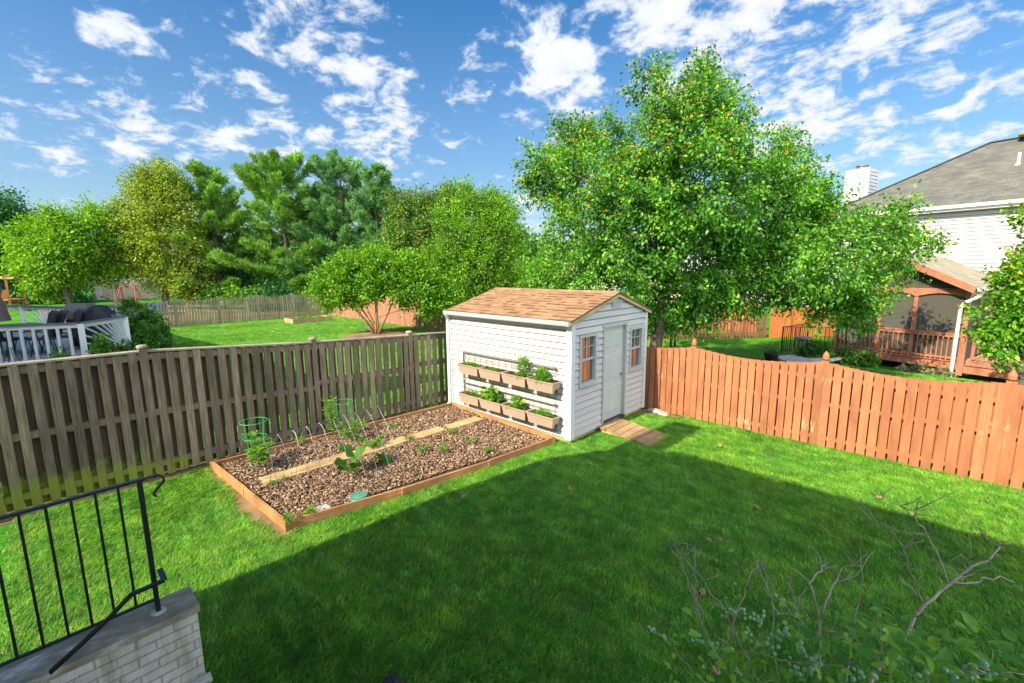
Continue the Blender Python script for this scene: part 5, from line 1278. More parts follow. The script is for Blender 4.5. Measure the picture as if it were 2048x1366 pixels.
    # chairs
    def chair(px, D, label, turn=None):
        g = gd(px, 700, D)
        if turn is None: rr_ = g-CAM; turn = math.atan2(rr_[1], rr_[0])+.22
        c = Vector((g[0], g[1], zf)); T = thing('patio_chair', label, 'chair', c, 'black sling patio chairs on the deck')
        w = Vector((math.cos(turn), math.sin(turn), 0)); d = Vector((-w.y, w.x, 0))
        path = [(.26, .42), (.1, .40), (-.18, .38), (-.26, .5), (-.33, .75), (-.40, 1.0), (-.46, 1.06)]
        for nm, rr in (('sling', None),):
            mb = MB()
            for (a, b), (a2, b2) in zip(path[:-1], path[1:]):
                mb.hexa([c+w*s*.25+d*aa+Vector((0, 0, bb)) for s, aa, bb in ((-1, a, b), (1, a, b), (1, a2, b2), (-1, a2, b2))], [c+w*s*.25+d*aa+Vector((0, 0, bb+.012)) for s, aa, bb in ((-1, a, b), (1, a, b), (1, a2, b2), (-1, a2, b2))])
            mb.build('sling', 'sling', T)
        for s in (-1, 1):
            mb = MB(); mb.tube([c+w*s*.27+d*a+Vector((0, 0, b)) for a, b in path], .014, 6); mb.tube([c+w*s*.28+d*a+Vector((0, 0, b)) for a, b in ((-.33, .62), (.1, .64), (.28, .6))], .016, 6); mb.build('side_frame', 'black', T)
            for a0 in (.26, -.2): MB().tube([c+w*s*.27+d*a0+Vector((0, 0, .42)), c+w*s*.29+d*(a0*1.35)+Vector((0, 0, .0))], .012, 6).build('leg', 'black', T)
    chair(74, 11.2, 'side-on black sling chair left of its twin by the sunburst rail'); chair(93, 11.3, 'side-on black sling chair right of its twin by the sunburst rail'); chair(128, 11.6, 'dark chair nearest the covered grill'); chair(14, 11.1, 'wide black chair seen from behind next to the closed umbrella', .75)
    g = gd(28, 700, 11.3); c = Vector((g[0], g[1], zf)); T = thing('patio_table', 'round dark patio table among the deck chairs', 'table', c)
    MB().lathe(c, [(.6, .70), (.62, .705), (.62, .725), (.6, .73)], 28).build('tabletop', 'black', T)
    for k in range(4):
        a = k*PI/2; MB().tube([c+Vector((.4*math.cos(a), .4*math.sin(a), .7)), c+Vector((.5*math.cos(a), .5*math.sin(a), 0))], .015, 6).build('leg', 'black', T)
    g = gd(4, 700, 11.2); c = Vector((g[0], g[1], zf)); T = thing('patio_umbrella', 'closed brown canvas umbrella at the left edge', 'umbrella', c)
    MB().tube([c, c+Vector((0, 0, 2.55))], .02, 8).build('pole', 'wire', T)
    mb = MB(); n = 24; V = []
    prof = [(.22, .85), (.20, 1.0), (.17, 1.3), (.13, 1.45), (.17, 1.6), (.15, 1.9), (.09, 2.25), (.02, 2.5)]
    for r, z in prof:
        for k in range(n): a = 2*PI*k/n; rr = r*(1+.22*math.cos(8*a+z*.7)); V.append(c+Vector((rr*math.cos(a), rr*math.sin(a), z)))
    mb.add(V, [(i*n+k, i*n+(k+1) % n, (i+1)*n+(k+1) % n, (i+1)*n+k) for i in range(len(prof)-1) for k in range(n)]); mb.build('canopy', 'umbrella', T, True)
    # planting around the deck
    for i, (lb, x, y, D, r, mt, ncl, sz) in enumerate([('tall clipped dark green hedge shrub beside the deck corner', 292, 640, 13.2, 34, 'shrub', 420, .09), ('rounded dark hedge shrub behind the grill', 262, 616, 14.2, 12, 'shrub', 260, .09),
            ('lower leafy shrub in front of the hedge', 300, 672, 12.3, 24, 'shrub', 260, .08), ('young shrub in front of the sunburst panel', 205, 690, 9.7, 16, 'herb', 90, .07), ('low ground shrub above the fence top', 255, 700, 9.9, 16, 'shrub', 160, .07), ('small shrub tip showing by the fence post at left', 122, 716, 9.0, 10, 'herb', 60, .06), ('low shrub right of the young one', 225, 706, 9.6, 12, 'shrub', 90, .07)]):
        b = gd(x, y, D); b[2] = 0; s = r*D/FPX
        B = [blob(x, y, D, r), blob(x, y+r*.8, D, r*1.05), blob(x+r*.5, y+r*1.4, D, r*.95), blob(x-r*.4, y+r*1.2, D, r*.9)]
        backshrub(lb, b, B, mt, ncl, 16, .14 if sz > .08 else .1, sz, 200+i, 'shrubs round the deck')
    g = gd(22, 712, 8.9); c = Vector((g[0], g[1], 0)); T = thing('wire_plant_stand', 'thin wire plant support in front of the deck balusters', 'plant support', c)
    mb = MB()
    for k in range(4):
        a = k*PI/2+.4; mb.tube([c+Vector((.03*math.cos(a), .03*math.sin(a), 1.45)), c+Vector((.14*math.cos(a), .14*math.sin(a), 1.1)), c+Vector((.34*math.cos(a), .34*math.sin(a), .55)), c+Vector((.2*math.cos(a), .2*math.sin(a), .0))], .006, 5)
    mb.build_each('wire_leg', 'iron', T)
deckarea()

def far_left():
    g = gd(222, 602, 41); D = 41
    T = thing('garden_shed', 'small tan shed with low gable roof far behind the lawn', 'shed', (g[0], g[1], 0))
    u = Vector((CR[0], CR[1], 0)).normalized(); v = Vector((CH[0], CH[1], 0)).normalized(); c0 = gd(200, 615, D); c = Vector((c0[0], c0[1], .3))
    w1, dp, hh = 2.0, 4.8, 1.5
    e1 = (u*.95-v*.3).normalized(); e2 = (u*.95+v*.35).normalized()
    a = c-e1*.8; mb = MB(); gab = [a, a+e1*1.9, a+e1*1.9+Vector((0, 0, hh)), a+e1*.95+Vector((0, 0, hh+.55)), a+Vector((0, 0, hh))]
    mb.prism(gab, e2*dp); mb.build('wall', 'tan', T)
    mb = MB()
    for s0, s1 in ((gab[4], gab[3]), (gab[2], gab[3])):
        ov = (s0-s1).normalized()*.12; p = s0+ov-e2*.1; q = s1-e2*.1+Vector((0, 0, .0)); r_ = e2*(dp+.2); up = Vector((0, 0, .05)); mb.hexa([p, q, q+r_, p+r_], [p+up, q+up, q+r_+up, p+r_+up])
    mb.build('roof', 'tan', T); 
    MB().hexa([a+e1*.55-e2*.02, a+e1*1.35-e2*.02, a+e1*1.35-e2*.005, a+e1*.55-e2*.005], [p+Vector((0, 0, 1.35)) for p in (a+e1*.55-e2*.02, a+e1*1.35-e2*.02, a+e1*1.35-e2*.005, a+e1*.55-e2*.005)]).build('door', 'whitetrim', T)
    # play tower
    c = gd(22, 620, 30); c = Vector((c[0], c[1], 0)); T = thing('play_tower', 'orange wooden play tower with slide platform at far left', 'playset', c)
    for i, (a, b) in enumerate(((-.55, -.5), (.55, -.5), (.55, .5), (-.55, .5))): p = c+u*a+v*b; MB().box(p.x-.06, p.x+.06, p.y-.06, p.y+.06, -.02, 2.6).build('post', 'orangewood', T)
    mb = MB(); mb.beam(c-u*.6+Vector((0, 0, 2.6)), c+u*.6+Vector((0, 0, 2.6)), .1, .1); mb.build('crossbar', 'orangewood', T); mb = MB(); mb.beam(c-u*.6+Vector((0, 0, 1.2)), c+u*.6+Vector((0, 0, 1.2)), 1.0, .08)
    for k in range(7): q = c-v*.5+u*(-.48+.16*k); mb.beam(q+Vector((0, 0, 1.2)), q+Vector((0, 0, 1.85)), .1, .03)
    mb.build('platform', 'orangewood', T)
    mb = MB()
    for k in range(5): mb.beam(c+u*(.6+.25*k)-v*.3+Vector((0, 0, 1.1-.24*k)), c+u*(.6+.25*k)+v*.3+Vector((0, 0, 1.1-.24*k)), .2, .05)
    mb.build('ladder', 'brownfence', T)
    c = gd(262, 620, 38); c = Vector((c[0], c[1], .3)); T = thing('swing_frame', 'small red plastic swing frame in front of the tan shed', 'swing', c)
    mb = MB()
    for s in (-1, 1): mb.tube([c+u*.85*s+v*.4, c+u*.6*s+Vector((0, 0, 1.45))], .045, 6); mb.tube([c+u*.85*s-v*.4, c+u*.6*s+Vector((0, 0, 1.45))], .045, 6)
    mb.tube([c-u*.65+Vector((0, 0, 1.45)), c+u*.65+Vector((0, 0, 1.45))], .045, 6); mb.build('frame', 'redplastic', T)
    T = thing('split_rail_fence', 'old split rail fence in front of the woodland edge', 'fence', (-31, 7, 0)); pts = [gd(x, 640, 32) for x in (325, 380, 440, 500)]
    for p in pts: MB().box(p[0]-.06, p[0]+.06, p[1]-.06, p[1]+.06, 0, .75).build('post', 'greyfence', T)
    mb = MB()
    for a, b in zip(pts[:-1], pts[1:]):
        for z in (.2, .55): mb.tube([(a[0], a[1], z), (b[0], b[1], z-.08)], .05, 6)
    mb.build_each('rail', 'greyfence', T)
    c = gz(622, 644, 0); T = thing('raised_bed', 'pale timber raised bed on the far part of the next lawn', 'garden bed', c)
    mb = MB(); cx, cy = c[0]-.3, c[1]; X0, X1, Y0, Y1 = cx-.6, cx+.6, cy-1.1, cy+1.1
    mb.box(X0, X1, Y0, Y0+.06, 0, .26); mb.box(X0, X1, Y1-.06, Y1, 0, .26); mb.box(X0, X0+.06, Y0+.06, Y1-.06, 0, .26); mb.box(X1-.06, X1, Y0+.06, Y1-.06, 0, .26); mb.build_each('timber', 'plank', T)
    MB().box(X0+.06, X1-.06, Y0+.06, Y1-.06, 0, .2).build('soil', 'soil', T)
    plant('vegetable_plant', 'low green seedlings in the far raised bed', 'plant', (cx, cy, .2), .5, .9, .14, 500, .07, 'herb', seed=70)
    c = gd(318, 625, 30.5); T = thing('kiddie_pool', 'blue plastic pool edge behind the scalloped fence', 'pool', (c[0], c[1], .3)); MB().lathe((c[0], c[1], .25), [(.4, 0), (.5, .6), (.54, .6), (.44, .05)], 20).build('shell', 'blue', T)
far_left()

# ------------------------------------------------------------------ right neighbour: house, porch, deck
O = gd(1825, 712, 15.6); E1 = Vector((.971, -.240, 0)).normalized(); E2 = Vector((.240, .971, 0)).normalized(); O = Vector((O[0], O[1], 0))
def NP(u, w, z): return O+E1*u+E2*w+Vector((0, 0, z))
class NMB(MB):
    def nbox(s, u0, u1, w0, w1, z0, z1):
        return s.hexa([NP(u0, w0, z0), NP(u1, w0, z0), NP(u1, w1, z0), NP(u0, w1, z0)], [NP(u0, w0, z1), NP(u1, w0, z1), NP(u1, w1, z1), NP(u0, w1, z1)])
def uvproj(o, ax, ay):
    me = o.data; uv = me.uv_layers.new(name='UVMap'); ax, ay = Vector(ax), Vector(ay)
    for l in me.loops: c = me.vertices[l.vertex_index].co; uv.data[l.index].uv = (c.dot(ax), c.dot(ay))
def right_house():
    WH, UL, UR, ZE, ZR, GZ = 4.0, -4.85, 7.0, 5.12, 8.1, -.95; DEP = 9.0
    T = thing('house', 'two storey white sided house with grey hip roof at the right', 'house', NP(0, WH, GZ))
    core = NMB(); core.nbox(UL+.06, UR, WH+.06, WH+DEP, GZ, ZE); core.build('inner_wall', 'housewhite', T)
    mb = MB(); lap_wall(mb, NP(0, WH, 0), E1, -E2, UL, UR, GZ, ZE, .15, .048); mb.build('rear_wall', 'housewhite', T)
    mb = MB(); lap_wall(mb, NP(UL, WH, 0), E2, -E1, 0, DEP, GZ, ZE, .15, .048); mb.build('side_wall', 'housewhite', T)
    mb = NMB(); mb.nbox(UL-.04, UL+.10, WH-.045, WH+.0, GZ, ZE); mb.nbox(UL-.04, UL-.0, WH+.0, WH+.12, GZ, ZE); mb.build_each('corner_trim', 'whitetrim', T)
    ov = .35; RW = WH+DEP/2; RU = -.75
    A, B, C, D = NP(UL-ov, WH-ov, ZE), NP(UR, WH-ov, ZE), NP(UR, WH+DEP+ov, ZE), NP(UL-ov, WH+DEP+ov, ZE); R1, R2 = NP(RU, RW, ZR), NP(UR, RW, ZR)
    up = Vector((0, 0, .12))
    mb = MB(); mb.add([A, B, R2, R1], [(0, 1, 2, 3)]); o = mb.build('roof', 'shinglegrey', T); uvproj(o, E1, (E2*.83+Vector((0, 0, .55)))*1.0)
    mb = MB(); mb.add([D, A, R1], [(0, 1, 2)]); mb.add([C, D, R1, R2], [(0, 1, 2, 3)]); mb.add([B, C, R2], [(0, 1, 2)]); o2 = mb.build('rear_roof', 'shinglegrey', T); uvproj(o2, E2, E1*.8+Vector((0, 0, .6)))
    mb = MB()
    for a, b in ((A, R1), (R1, R2)): mb.beam(a+Vector((0, 0, .01)), b+Vector((0, 0, .02)), .22, .03)
    mb.build('ridge_cap', 'shinglegrey', o)
    mb = NMB(); mb.nbox(UL-ov, UR, WH-ov, WH-.0, ZE-.06, ZE-.02); mb.nbox(UL-ov, UR, WH-ov-.02, WH-ov, ZE-.20, ZE+.0); mb.nbox(UL-ov-.02, UL-ov, WH-ov, WH+DEP, ZE-.20, ZE); mb.build('soffit', 'whitetrim', T)
    mb = NMB(); mb.nbox(UL-ov-.05, UR, WH-ov-.13, WH-ov-.022, ZE-.10, ZE+.02); mb.build('gutter', 'whitetrim', T)
    # attic fan and vents, on the roof plane
    def onroof(u, t_): p = NP(u, WH-ov, ZE); q = NP(u, RW, ZR); return p.lerp(q, t_)
    p = gd(2035, 292, 21.0); p = onroof(.55, .93)
    mb = MB(); mb.lathe(p+Vector((0, 0, -.05)), [(.22, 0), (.22, .22), (.40, .24), (.42, .30), (.30, .40), (.05, .44)], 18); mb.build('roof_fan', 'plank', T, True)
    p = onroof(.62, .55); mb = MB(); mb.lathe(p+Vector((0, 0, -.1)), [(.16, 0), (.05, .12), (.05, .5)], 12); mb.build('vent_pipe', 'whitetrim', T)
    # chimney
    c = gd(1718, 395, 24.5); c = Vector((c[0], c[1], 0)); q = [c+E1*a+E2*b for a, b in ((-.55, -.45), (.55, -.45), (.55, .45), (-.55, .45))]
    zt = float(gd(1722, 340, 24.5)[2])
    mb = MB(); mb.hexa([p+Vector((0, 0, -.9)) for p in q], [p+Vector((0, 0, zt)) for p in q]); ch = mb.build('chimney', 'housewhite', T)
    mb = MB(); lap_wall(mb, q[0]-E2*.004, E1, -E2, 0, 1.1, 4, zt, .17, .02); lap_wall(mb, q[0]-E1*.004, E2, -E1, 0, .9, 4, zt, .17, .02); lap_wall(mb, q[1]+E1*.004, E2, E1, 0, .9, 4, zt, .17, .02); mb.build('chimney_siding', 'housewhite', ch)
    mb = MB(); mb.lathe(c+Vector((0, 0, zt)), [(.22, 0), (.22, .16), (.28, .17), (.28, .22), (.2, .24)], 14); mb.build('flue_cap', 'wire', ch)
    # sliding door behind the porch
    mb = NMB(); mb.nbox(-1.9, -.1, WH-.05, WH-.02, -.25, 1.85); mb.build('patio_door', 'glassdark', T)
right_house()
def porch():
    zd = -.26; UL, UR, WD = -2.45, 1.30, 4.0
    T = thing('screened_porch', 'cedar stained screened porch with gabled shingle roof on the right house', 'porch', NP(-.6, 0, -.5))
    mb = NMB(); n = 28
    for i in range(n): w0 = -.02+WD*i/n; mb.nbox(UL, UR+.02, w0, w0+WD/n-.008, zd-.03, zd)
    mb.build('floor', 'deckboard', T)
    mb = NMB(); mb.nbox(UL-.03, UR+.04, -.07, -.022, zd-.24, zd-.0); mb.nbox(UL-.05, UR+.06, -.11, -.0, zd+.001, zd+.035); mb.nbox(UL-.04, UL-.0, -.02, WD, zd-.24, zd-.03); mb.build('rim_board', 'cedar', T)
    mb = NMB()
    for u in (-2.2, -.1, 1.1): mb.nbox(u-.07, u+.07, .25, .39, -1.1, zd-.04)
    mb.nbox(UL+.1, UR, .2, .24, zd-.2, zd-.04); mb.build_each('support_post', 'brownfence', T)
    posts = [-2.40, -1.08, -.10, 1.20]
    for u in posts: NMB().nbox(u-.055, u+.055, .0, .11, zd, 1.92).build('post', 'cedar', T)
    for w in (1.3, 2.6): NMB().nbox(1.145, 1.255, w-.05, w+.05, zd, 1.92).build('post', 'cedar', T)
    # beam with arched cutouts
    mb = NMB()
    def arch(u0, u1, w0, w1):
        n = 10
        for i in range(n):
            a, b = u0+(u1-u0)*i/n, u0+(u1-u0)*(i+1)/n; za = 1.86+.11*math.sin(PI*i/n); zb_ = 1.86+.11*math.sin(PI*(i+1)/n)
            mb.hexa([NP(a, w0, za), NP(b, w0, zb_), NP(b, w1, zb_), NP(a, w1, za)], [NP(a, w0, 2.13), NP(b, w0, 2.13), NP(b, w1, 2.13), NP(a, w1, 2.13)])
    for a, b in zip(posts[:-1], posts[1:]): arch(a+.055, b-.055, -.03, .01)
    for u in posts: mb.nbox(u-.055, u+.055, -.03, -.002, 1.84, 2.13)
    mb.nbox(1.22, 1.26, .01, WD, 1.9, 2.13); mb.build('arched_beam', 'cedar', T)
    # rafters, gable, roof
    AP, EZ, ov = 3.12, 2.13, .42; uc = (UL+UR)/2; hw = (UR-UL)/2+.12
    mb = MB()
    for s in (-1, 1): mb.beam(NP(uc, -ov, AP-.02), NP(uc+s*hw, -ov, EZ-.02), .045, .20); mb.beam(NP(uc, -.0, AP-.10), NP(uc+s*(hw-.1), -.0, EZ-.06), .03, .12)
    for s in (-1, 1): mb.beam(NP(uc+s*(hw-.02), -ov, EZ-.03), NP(uc+s*(hw-.02), WD, EZ-.03), .03, .14)
    mb.beam(NP(uc, -.02, 2.13), NP(uc, -.02, AP-.1), .10, .05); mb.build_each('rake_board', 'cedar', T)
    mb = MB()
    for s in (-1, 1):
        a, b, c, d = NP(uc, -ov-.02, AP+.08), NP(uc+s*(hw+.05), -ov-.02, EZ+.06), NP(uc+s*(hw+.05), WD, EZ+.06), NP(uc, WD, AP+.08)
        o_ = Vector((0, 0, -.035)); mb.hexa([a+o_, b+o_, c+o_, d+o_], [a, b, c, d])
    o = mb.build('roof', 'shinglebrown', T); uvproj(o, E2, E1*.9)
    MB().prism([NP(uc-hw+.2, .02, EZ+.01), NP(uc+hw-.2, .02, EZ+.01), NP(uc, .02, AP-.15)], E2*.008).build('gable_screen', 'screen', T)
    mb = NMB(); 
    for a, b in zip(posts[:-1], posts[1:]): mb.nbox(a+.05, b-.05, .045, .050, zd+.02, 1.96)
    for a, b in ((.1, 1.25), (1.35, 2.55), (2.65, 3.95)): mb.nbox(1.195, 1.20, a, b, zd+.02, 1.92)
    mb.build('insect_screen', 'screen', T)
    def bal(u0, u1, w):
        r = NMB(); r.nbox(u0, u1, w-.06, w+.02, zd+.90, zd+.94); r.nbox(u0, u1, w-.04, w, zd+.80, zd+.90); r.nbox(u0, u1, w-.04, w, zd+.08, zd+.15); r.build_each('handrail', 'cedar', T)
        b_ = NMB(); n = max(2, round((u1-u0)/.135))
        for i in range(1, n): u = u0+(u1-u0)*i/n; b_.nbox(u-.018, u+.018, w-.055, w-.041, zd+.02, zd+.87)
        b_.build_each('baluster', 'cedar', T)
    for a, b in zip(posts[:-1], posts[1:]): bal(a+.06, b-.06, -.005)
    r = NMB(); r.nbox(1.235, 1.275, .12, WD-.05, zd+.84, zd+.9); r.build_each('handrail', 'cedar', T)
    # gutter and downspout
    mb = NMB(); mb.nbox(uc+hw+.05, uc+hw+.15, -ov-.02, WD, EZ-.05, EZ+.05); mb.build('gutter', 'whitetrim', T)
    dpath = [NP(uc+hw+.10, -.1, EZ-.05), NP(uc+hw+.08, -.25, EZ-.2), NP(UR+.05, -.2, EZ-.32), NP(UR-.12, -.2, EZ-.42), NP(UR-.2, -.2, EZ-.6), NP(UR-.2, -.2, -.95)]
    mb = MB()
    for a, b in zip(dpath[:-1], dpath[1:]): mb.beam(a, b, .085, .07, E2)
    mb.build('downspout', 'whitetrim', T)
    # open deck to the right
    T = thing('timber_deck', 'open cedar coloured deck with baluster rail right of the porch', 'deck', NP(2.5, 0, -.5))
    mb = NMB(); n = 24; ze = zd-.02
    for i in range(n): w0 = -.3+4.0*i/n; mb.nbox(UR+.05, 7, w0, w0+4.0/n-.008, ze-.03, ze)
    mb.build('floor', 'deckboard', T)
    mb = NMB(); mb.nbox(UR-.02, 7, -.35, -.302, ze-.26, ze-.02); mb.nbox(UR+.02, 7, -.39, -.28, ze+.001, ze+.03); mb.build('rim_board', 'cedar', T)
    NMB().nbox(UR-.06, UR+.10, -.42, -.36, ze-.34, ze+.92).build('post', 'cedar', T)
    for u in (2.6, 4.2, 5.8): NMB().nbox(u-.05, u+.05, -.32, -.22, ze-1, ze+.92).build('post', 'cedar', T)
    us = [UR+.1, 2.6, 4.2, 5.8, 7]
    for a, b in zip(us[:-1], us[1:]):
        r = NMB(); r.nbox(a+.05, b-.05, -.33, -.22, ze+.90, ze+.94); r.nbox(a+.05, b-.05, -.30, -.26, ze+.06, ze+.13); r.nbox(a+.05, b-.05, -.30, -.26, ze+.8, ze+.9); r.build_each('handrail', 'cedar', T)
        b_ = NMB(); n = round((b-a)/.135)
        for i in range(1, n): u = a+(b-a)*i/n; b_.nbox(u-.018, u+.018, -.315, -.301, ze+.03, ze+.88)
        b_.build_each('baluster', 'cedar', T)
    # things inside the porch
    p = NP(-1.7, 2.6, zd); T = thing('porch_bench', 'pale slatted bench inside the screened porch', 'bench', p)
    mb = NMB(); mb.nbox(-2.3, -1.2, 2.3, 2.75, zd+.4, zd+.45); mb.build('seat', 'greyvinyl', T)
    mb = NMB()
    for k in range(9): u = -2.28+k*.13; mb.nbox(u, u+.05, 2.75, 2.79, zd+.45, zd+.95)
    mb.nbox(-2.3, -1.2, 2.745, 2.80, zd+.95, zd+1.02); mb.build('backrest', 'greyvinyl', T)
    mb = NMB()
    for u in (-2.3, -1.26):
        for w in (2.3, 2.72): mb.nbox(u, u+.06, w, w+.06, zd, zd+.4)
    mb.build_each('leg', 'greyvinyl', T)
    p = NP(.5, 1.6, zd); T = thing('storage_box', 'low yellowish wooden box on the porch floor', 'box', p); NMB().nbox(.2, .8, 1.4, 1.8, zd, zd+.3).build('box_body', 'plank', T); NMB().nbox(.18, .82, 1.38, 1.82, zd+.3, zd+.33).build('lid', 'plank', T)
porch()
def right_misc():
    for i, (lb, x, y, D, r, mt, ncl, sz, rz) in enumerate([('mottled leafy ground plants below the porch rim at right', 1835, 748, 14.2, 13, 'heuchera', 170, .13, 0), ('mottled leafy ground plants below the porch rim at left', 1805, 750, 14.3, 11, 'heuchera', 120, .13, 0), ('mottled leafy plants at the foot of the downspout', 1880, 754, 14.0, 12, 'heuchera', 140, .13, 0),
            ('bright leafy shrub with pale blossoms by the patio', 1625, 705, 15.6, 20, 'shrub', 240, .10, 0), ('green shrub in front of the porch corner', 1730, 716, 15.2, 15, 'shrub', 200, .09, 0), ('small green shrub under the porch rim', 1690, 712, 15.4, 14, 'shrub', 160, .09, 0), ('low leafy shrub left of the porch corner', 1655, 715, 15.4, 13, 'herb', 140, .09, 0)]):
        b = gd(x, y, D); b[2] = float(terr(b[0], b[1])); B = [blob(x-r*.8, y+2, D, r*.8), blob(x+r*.8, y+2, D, r*.8), blob(x, y-2, D, r), blob(x, y+r, D, r)]
        backshrub(lb, b, B, mt, ncl, 13, .10, sz, 300+i, 'shrubs along the right house')
    c = gd(1543, 712, 15.3); zz = float(terr(c[0], c[1])); T = thing('plant_pot', 'black round tub standing on the shaded lawn', 'pot', (c[0], c[1], zz))
    MB().lathe((c[0], c[1], zz), [(.17, 0), (.24, .24), (.26, .24), (.26, .29), (.22, .29), (.2, .1)], 20).build('tub', 'black', T); MB().lathe((c[0], c[1], zz), [(.2, .2), (.2, .25)], 16).build('soil', 'soil', T)
    plant('potted_plant', 'airy green plant growing in the black tub', 'plant', (c[0], c[1], zz+.24), .28, .28, .38, 420, .07, 'shrub', .3, 10, seed=80)
    a, b, c_, d = gz(1545, 716, -.27), gz(1640, 706, -.27), gz(1700, 716, -.27), gz(1600, 735, -.27)
    mb = MB(); mb.prism([tuple(p) for p in (a, d, c_, b)], (0, 0, .06)); o = mb.build('patio_slab', 'concrete', None); o['kind'] = 'structure'
    # iron railing round the stairwell
    zg = -.25; pts = [gz(1563, 712, zg), gz(1690, 727, zg)]; p2 = gz(1672, 700, zg); pts = [gd(1563, 700, 16.6), gd(1612, 700, 17.6), gd(1690, 700, 16.2)]
    T = thing('iron_railing', 'black iron railing around a stairwell beside the white house', 'railing', pts[0])
    def ir(a, b):
        a, b = Vector(a), Vector(b); a.z = b.z = zg; L = (b-a).length; n = int(L/.14); r = MB(); r.beam(a+Vector((0, 0, .95)), b+Vector((0, 0, .95)), .04, .02); r.beam(a+Vector((0, 0, .12)), b+Vector((0, 0, .12)), .03, .02); r.build_each('rail', 'iron', T)
        q = MB()
        for i in range(n+1): p = a.lerp(b, i/n); s = .02 if i in (0, n) else .009; q.box(p.x-s, p.x+s, p.y-s, p.y+s, zg, zg+.95)
        q.build_each('baluster', 'iron', T)
    ir(pts[0], pts[2]); ir(pts[0], pts[1])
    c = gd(1605, 690, 15.9); T = thing('bird_bath', 'pale stone bird bath above the flowering shrub', 'bird bath', (c[0], c[1], -.3))
    MB().lathe((c[0], c[1], -.3), [(.16, 0), (.14, .06), (.06, .12), (.05, .5), (.09, .6)], 14).build('pedestal', 'stone', T, True)
    MB().lathe((c[0], c[1], -.3), [(.08, .6), (.24, .66), (.28, .72), (.26, .725), (.2, .69), (.02, .67)], 20).build('basin', 'stone', T, True)
    for i, (px, lb) in enumerate(((1341, 'black iron gate post nearest the maple trunk'), (1349, 'black iron gate post next to its twin behind the red fence'))):
        c = gd(px, 700, 13.6); z0 = float(terr(c[0], c[1])); T = thing('iron_post', lb, 'post', (c[0], c[1], z0), 'iron posts behind the red fence')
        MB().box(c[0]-.022, c[0]+.022, c[1]-.022, c[1]+.022, z0, z0+1.35).build('shaft', 'iron', T); MB().lathe((c[0], c[1], z0+1.35), [(.03, 0), (.034, .02), (.01, .06)], 8).build('cap', 'iron', T)
    # rocks in the corner by the shed
    R_.seed(8)
    for i, lb in enumerate(('grey rock lying against the red fence by the shed', 'small flat rock in the corner behind the shed')):
        c = np.array([-4.02+.2*i, 8.33-.07*i, 0]); mb = MB(); n = 9; V = []
        for j in range(5):
            ph = PI*j/4
            for k in range(n): a = 2*PI*k/n; r = (.13-.03*i)*math.sin(ph)*R_.uniform(.8, 1.15); V.append((c[0]+r*1.3*math.cos(a), c[1]+r*.7*math.sin(a), .04+.07*math.cos(ph)))
        mb.add(V, [(j*n+k, j*n+(k+1) % n, (j+1)*n+(k+1) % n, (j+1)*n+k) for j in range(4) for k in range(n)]); o = mb.build('rock', 'stone', None); o['label'] = lb; o['category'] = 'rock'
    mb = MB(); P_ = [gz(a_, b_, -.45) for a_, b_ in ((1690, 728), (1780, 728), (1960, 752), (2090, 775), (2090, 800), (1900, 790), (1700, 745))]
    mb.add([(p[0], p[1], float(terr(p[0], p[1]))+.03) for p in P_], [tuple(range(7))]); mb.build('mulch_bed', 'litter', None, kind='structure')
right_misc()
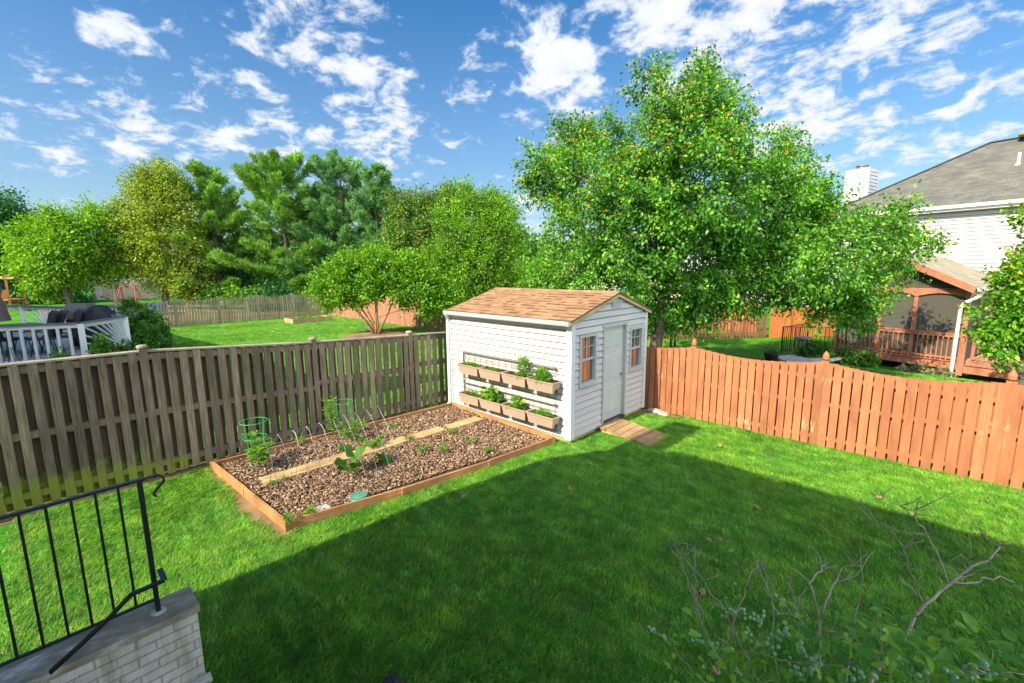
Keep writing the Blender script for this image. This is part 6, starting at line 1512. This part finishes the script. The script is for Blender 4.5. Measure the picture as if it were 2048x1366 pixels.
def far_house():
    # white gabled house and garage behind the maple
    D = 40; T0 = gd(1600, 620, 38); u = Vector((CR[0], CR[1], 0)).normalized(); v = Vector((CH[0], CH[1], 0)).normalized()
    def place(px, D_): c = gd(px, 620, D_); return Vector((c[0], c[1], -.5))
    a = place(1604, 36); a.z = -.9; T = thing('house', 'white sided garage gable half hidden by the maple crown', 'house', a)
    b = place(1395, 33); b.z = -.9; w = (b-a); L = w.length; e = w.normalized(); nrm_ = Vector((e.y, -e.x, 0)); nrm_ = nrm_ if nrm_.dot(-v) > 0 else -nrm_
    core = MB(); hz = 3.6; core.prism([a, b, b+Vector((0, 0, hz)), (a+b)/2+Vector((0, 0, hz+1.6)), a+Vector((0, 0, hz))], -nrm_*7); core.build('inner_wall', 'tan', T)
    mb = MB()
    def clip(z):
        if z < -.9+hz: return (0, L)
        t_ = (z-(-.9+hz))/1.6; return (L/2*t_, L-L/2*t_)
    lap_wall(mb, Vector((a.x, a.y, 0))+nrm_*.01, e, nrm_, 0, L, -.9, -.9+hz+1.55, .2, .02, (), clip); mb.build('gable_wall', 'housewhite', T)
    mb = MB(); r1, r2, rc = a+Vector((0, 0, hz)), b+Vector((0, 0, hz)), (a+b)/2+Vector((0, 0, hz+1.6))
    for p in (r1, r2):
        ov = (p-rc).normalized()*.3; q0 = p+ov+nrm_*.25; q1 = rc+nrm_*.25; mb.hexa([q0, q1, q1-nrm_*7.5, q0-nrm_*7.5], [x+Vector((0, 0, .1)) for x in (q0, q1, q1-nrm_*7.5, q0-nrm_*7.5)])
    mb.build('roof', 'whitetrim', T)
    # taller house further left
    a = place(1400, 42); b = place(1215, 38); a.z = b.z = -.9; T = thing('house', 'large pale two storey house glimpsed between the maple branches', 'house', b); e = (b-a).normalized(); L = (b-a).length; nn = Vector((e.y, -e.x, 0)); nn = nn if nn.dot(-v) > 0 else -nn
    MB().prism([a, b, b-nn*8, a-nn*8], (0, 0, 5.2)).build('inner_wall', 'tan', T)
    mb = MB(); lap_wall(mb, Vector((a.x, a.y, 0))+nn*.01, e, nn, 0, L, -.9, 4.3, .2, .02); mb.build('front_wall', 'housewhite', T)
    mb = MB(); z5 = Vector((0, 0, 5.2)); mb.prism([a+z5+nn*.4-e*.4, a+z5-nn*8.4-e*.4, a+z5-nn*4-e*.4+Vector((0, 0, 2.0))], e*(L+.8)); o = mb.build('roof', 'shinglegrey', T); uvproj(o, e, nn*.9)
    for k, s_ in enumerate((1.5, 3.6)):
        p = a+e*s_+nn*.03-Vector((0, 0, .8)); f = MB(); f.prism([p+Vector((0, 0, 3.8)), p+e*1.0+Vector((0, 0, 3.8)), p+e*1.0+Vector((0, 0, 5.0)), p+Vector((0, 0, 5.0))], nn*.03); W = f.build('window', 'whitetrim', T)
        f = MB(); q = p+nn*.032; f.prism([q+e*.08+Vector((0, 0, 3.88)), q+e*.92+Vector((0, 0, 3.88)), q+e*.92+Vector((0, 0, 4.92)), q+e*.08+Vector((0, 0, 4.92))], nn*.01); f.build('pane', 'glassdark', W)
    # street and parked car
    c = place(1612, 33.0); c.z = -.35; T = thing('parked_car', 'pale parked car showing its roof and window over the orange fence', 'car', c)
    fw = (u*.95+v*.3).normalized(); sd_ = Vector((-fw.y, fw.x, 0)); Z = lambda z: Vector((0, 0, z))
    prof = [(-2.2, .3), (-2.2, .85), (-1.9, .95), (-1.3, 1.02), (-.75, 1.48), (.6, 1.5), (1.35, 1.05), (2.1, .92), (2.25, .6), (2.2, .3)]
    mb = MB(); mb.prism([c+fw*a_+Z(b_)-sd_*.85 for a_, b_ in prof], sd_*1.7); body = mb.build('body', 'carpaint', T)
    gl = [(-1.15, 1.06), (-.7, 1.42), (.52, 1.43), (1.15, 1.08)]
    for s in (-1, 1):
        MB().prism([c+fw*a_+Z(b_)+sd_*s*.855 for a_, b_ in gl], sd_*s*.01).build('side_window', 'glassdark', T)
        for a_ in (-1.35, 1.4):
            w0 = c+fw*a_+Z(.32)+sd_*s*.78; MB().tube([w0, w0+sd_*s*.12], .32, 18).build('wheel', 'rubber', T)
    MB().hexa([c+fw*.66+Z(1.46)-sd_*.7, c+fw*.66+Z(1.46)+sd_*.7, c+fw*1.30+Z(1.10)+sd_*.75, c+fw*1.30+Z(1.10)-sd_*.75], [p+Z(.015)+fw*.01 for p in (c+fw*.66+Z(1.46)-sd_*.7, c+fw*.66+Z(1.46)+sd_*.7, c+fw*1.30+Z(1.10)+sd_*.75, c+fw*1.30+Z(1.10)-sd_*.75)]).build('windshield', 'glassdark', T)
    backtree('broadleaf_tree', 'sunlit green tree between the garage and the white house', 'lime', 45, (1625, 640), [(1622,560,26),(1640,585,22),(1615,595,18),(1650,540,26)], 260, 14, .8, .4, .2, 95)
far_house()

def fallen():
    R_.seed(55)
    for i in range(12):
        x, y = R_.uniform(-6.5, 1.0), R_.uniform(1.0, 7.6)
        if -7.7 < x < -4.2 and y > 1.3: x += 3.4
        a = R_.uniform(0, 2*PI); L = R_.uniform(.05, .08); d = Vector((math.cos(a), math.sin(a), .15)); w = Vector((-d.y, d.x, R_.uniform(-.3, .3)))*L*.4; c = Vector((x, y, .065))
        mb = MB(); mb.add([c, c+d*L*.35+w, c+d*L*.7+w*.7+Vector((0, 0, .012)), c+d*L, c+d*L*.7-w*.7+Vector((0, 0, .012)), c+d*L*.35-w], [(0, 1, 2, 3), (0, 3, 4, 5)])
        o = mb.build('fallen_leaf', 'rampwood', None); o['label'] = 'small dry brown leaf lying on the mown lawn'; o['category'] = 'leaf'; o['group'] = 'dry leaves on the lawn'
fallen()
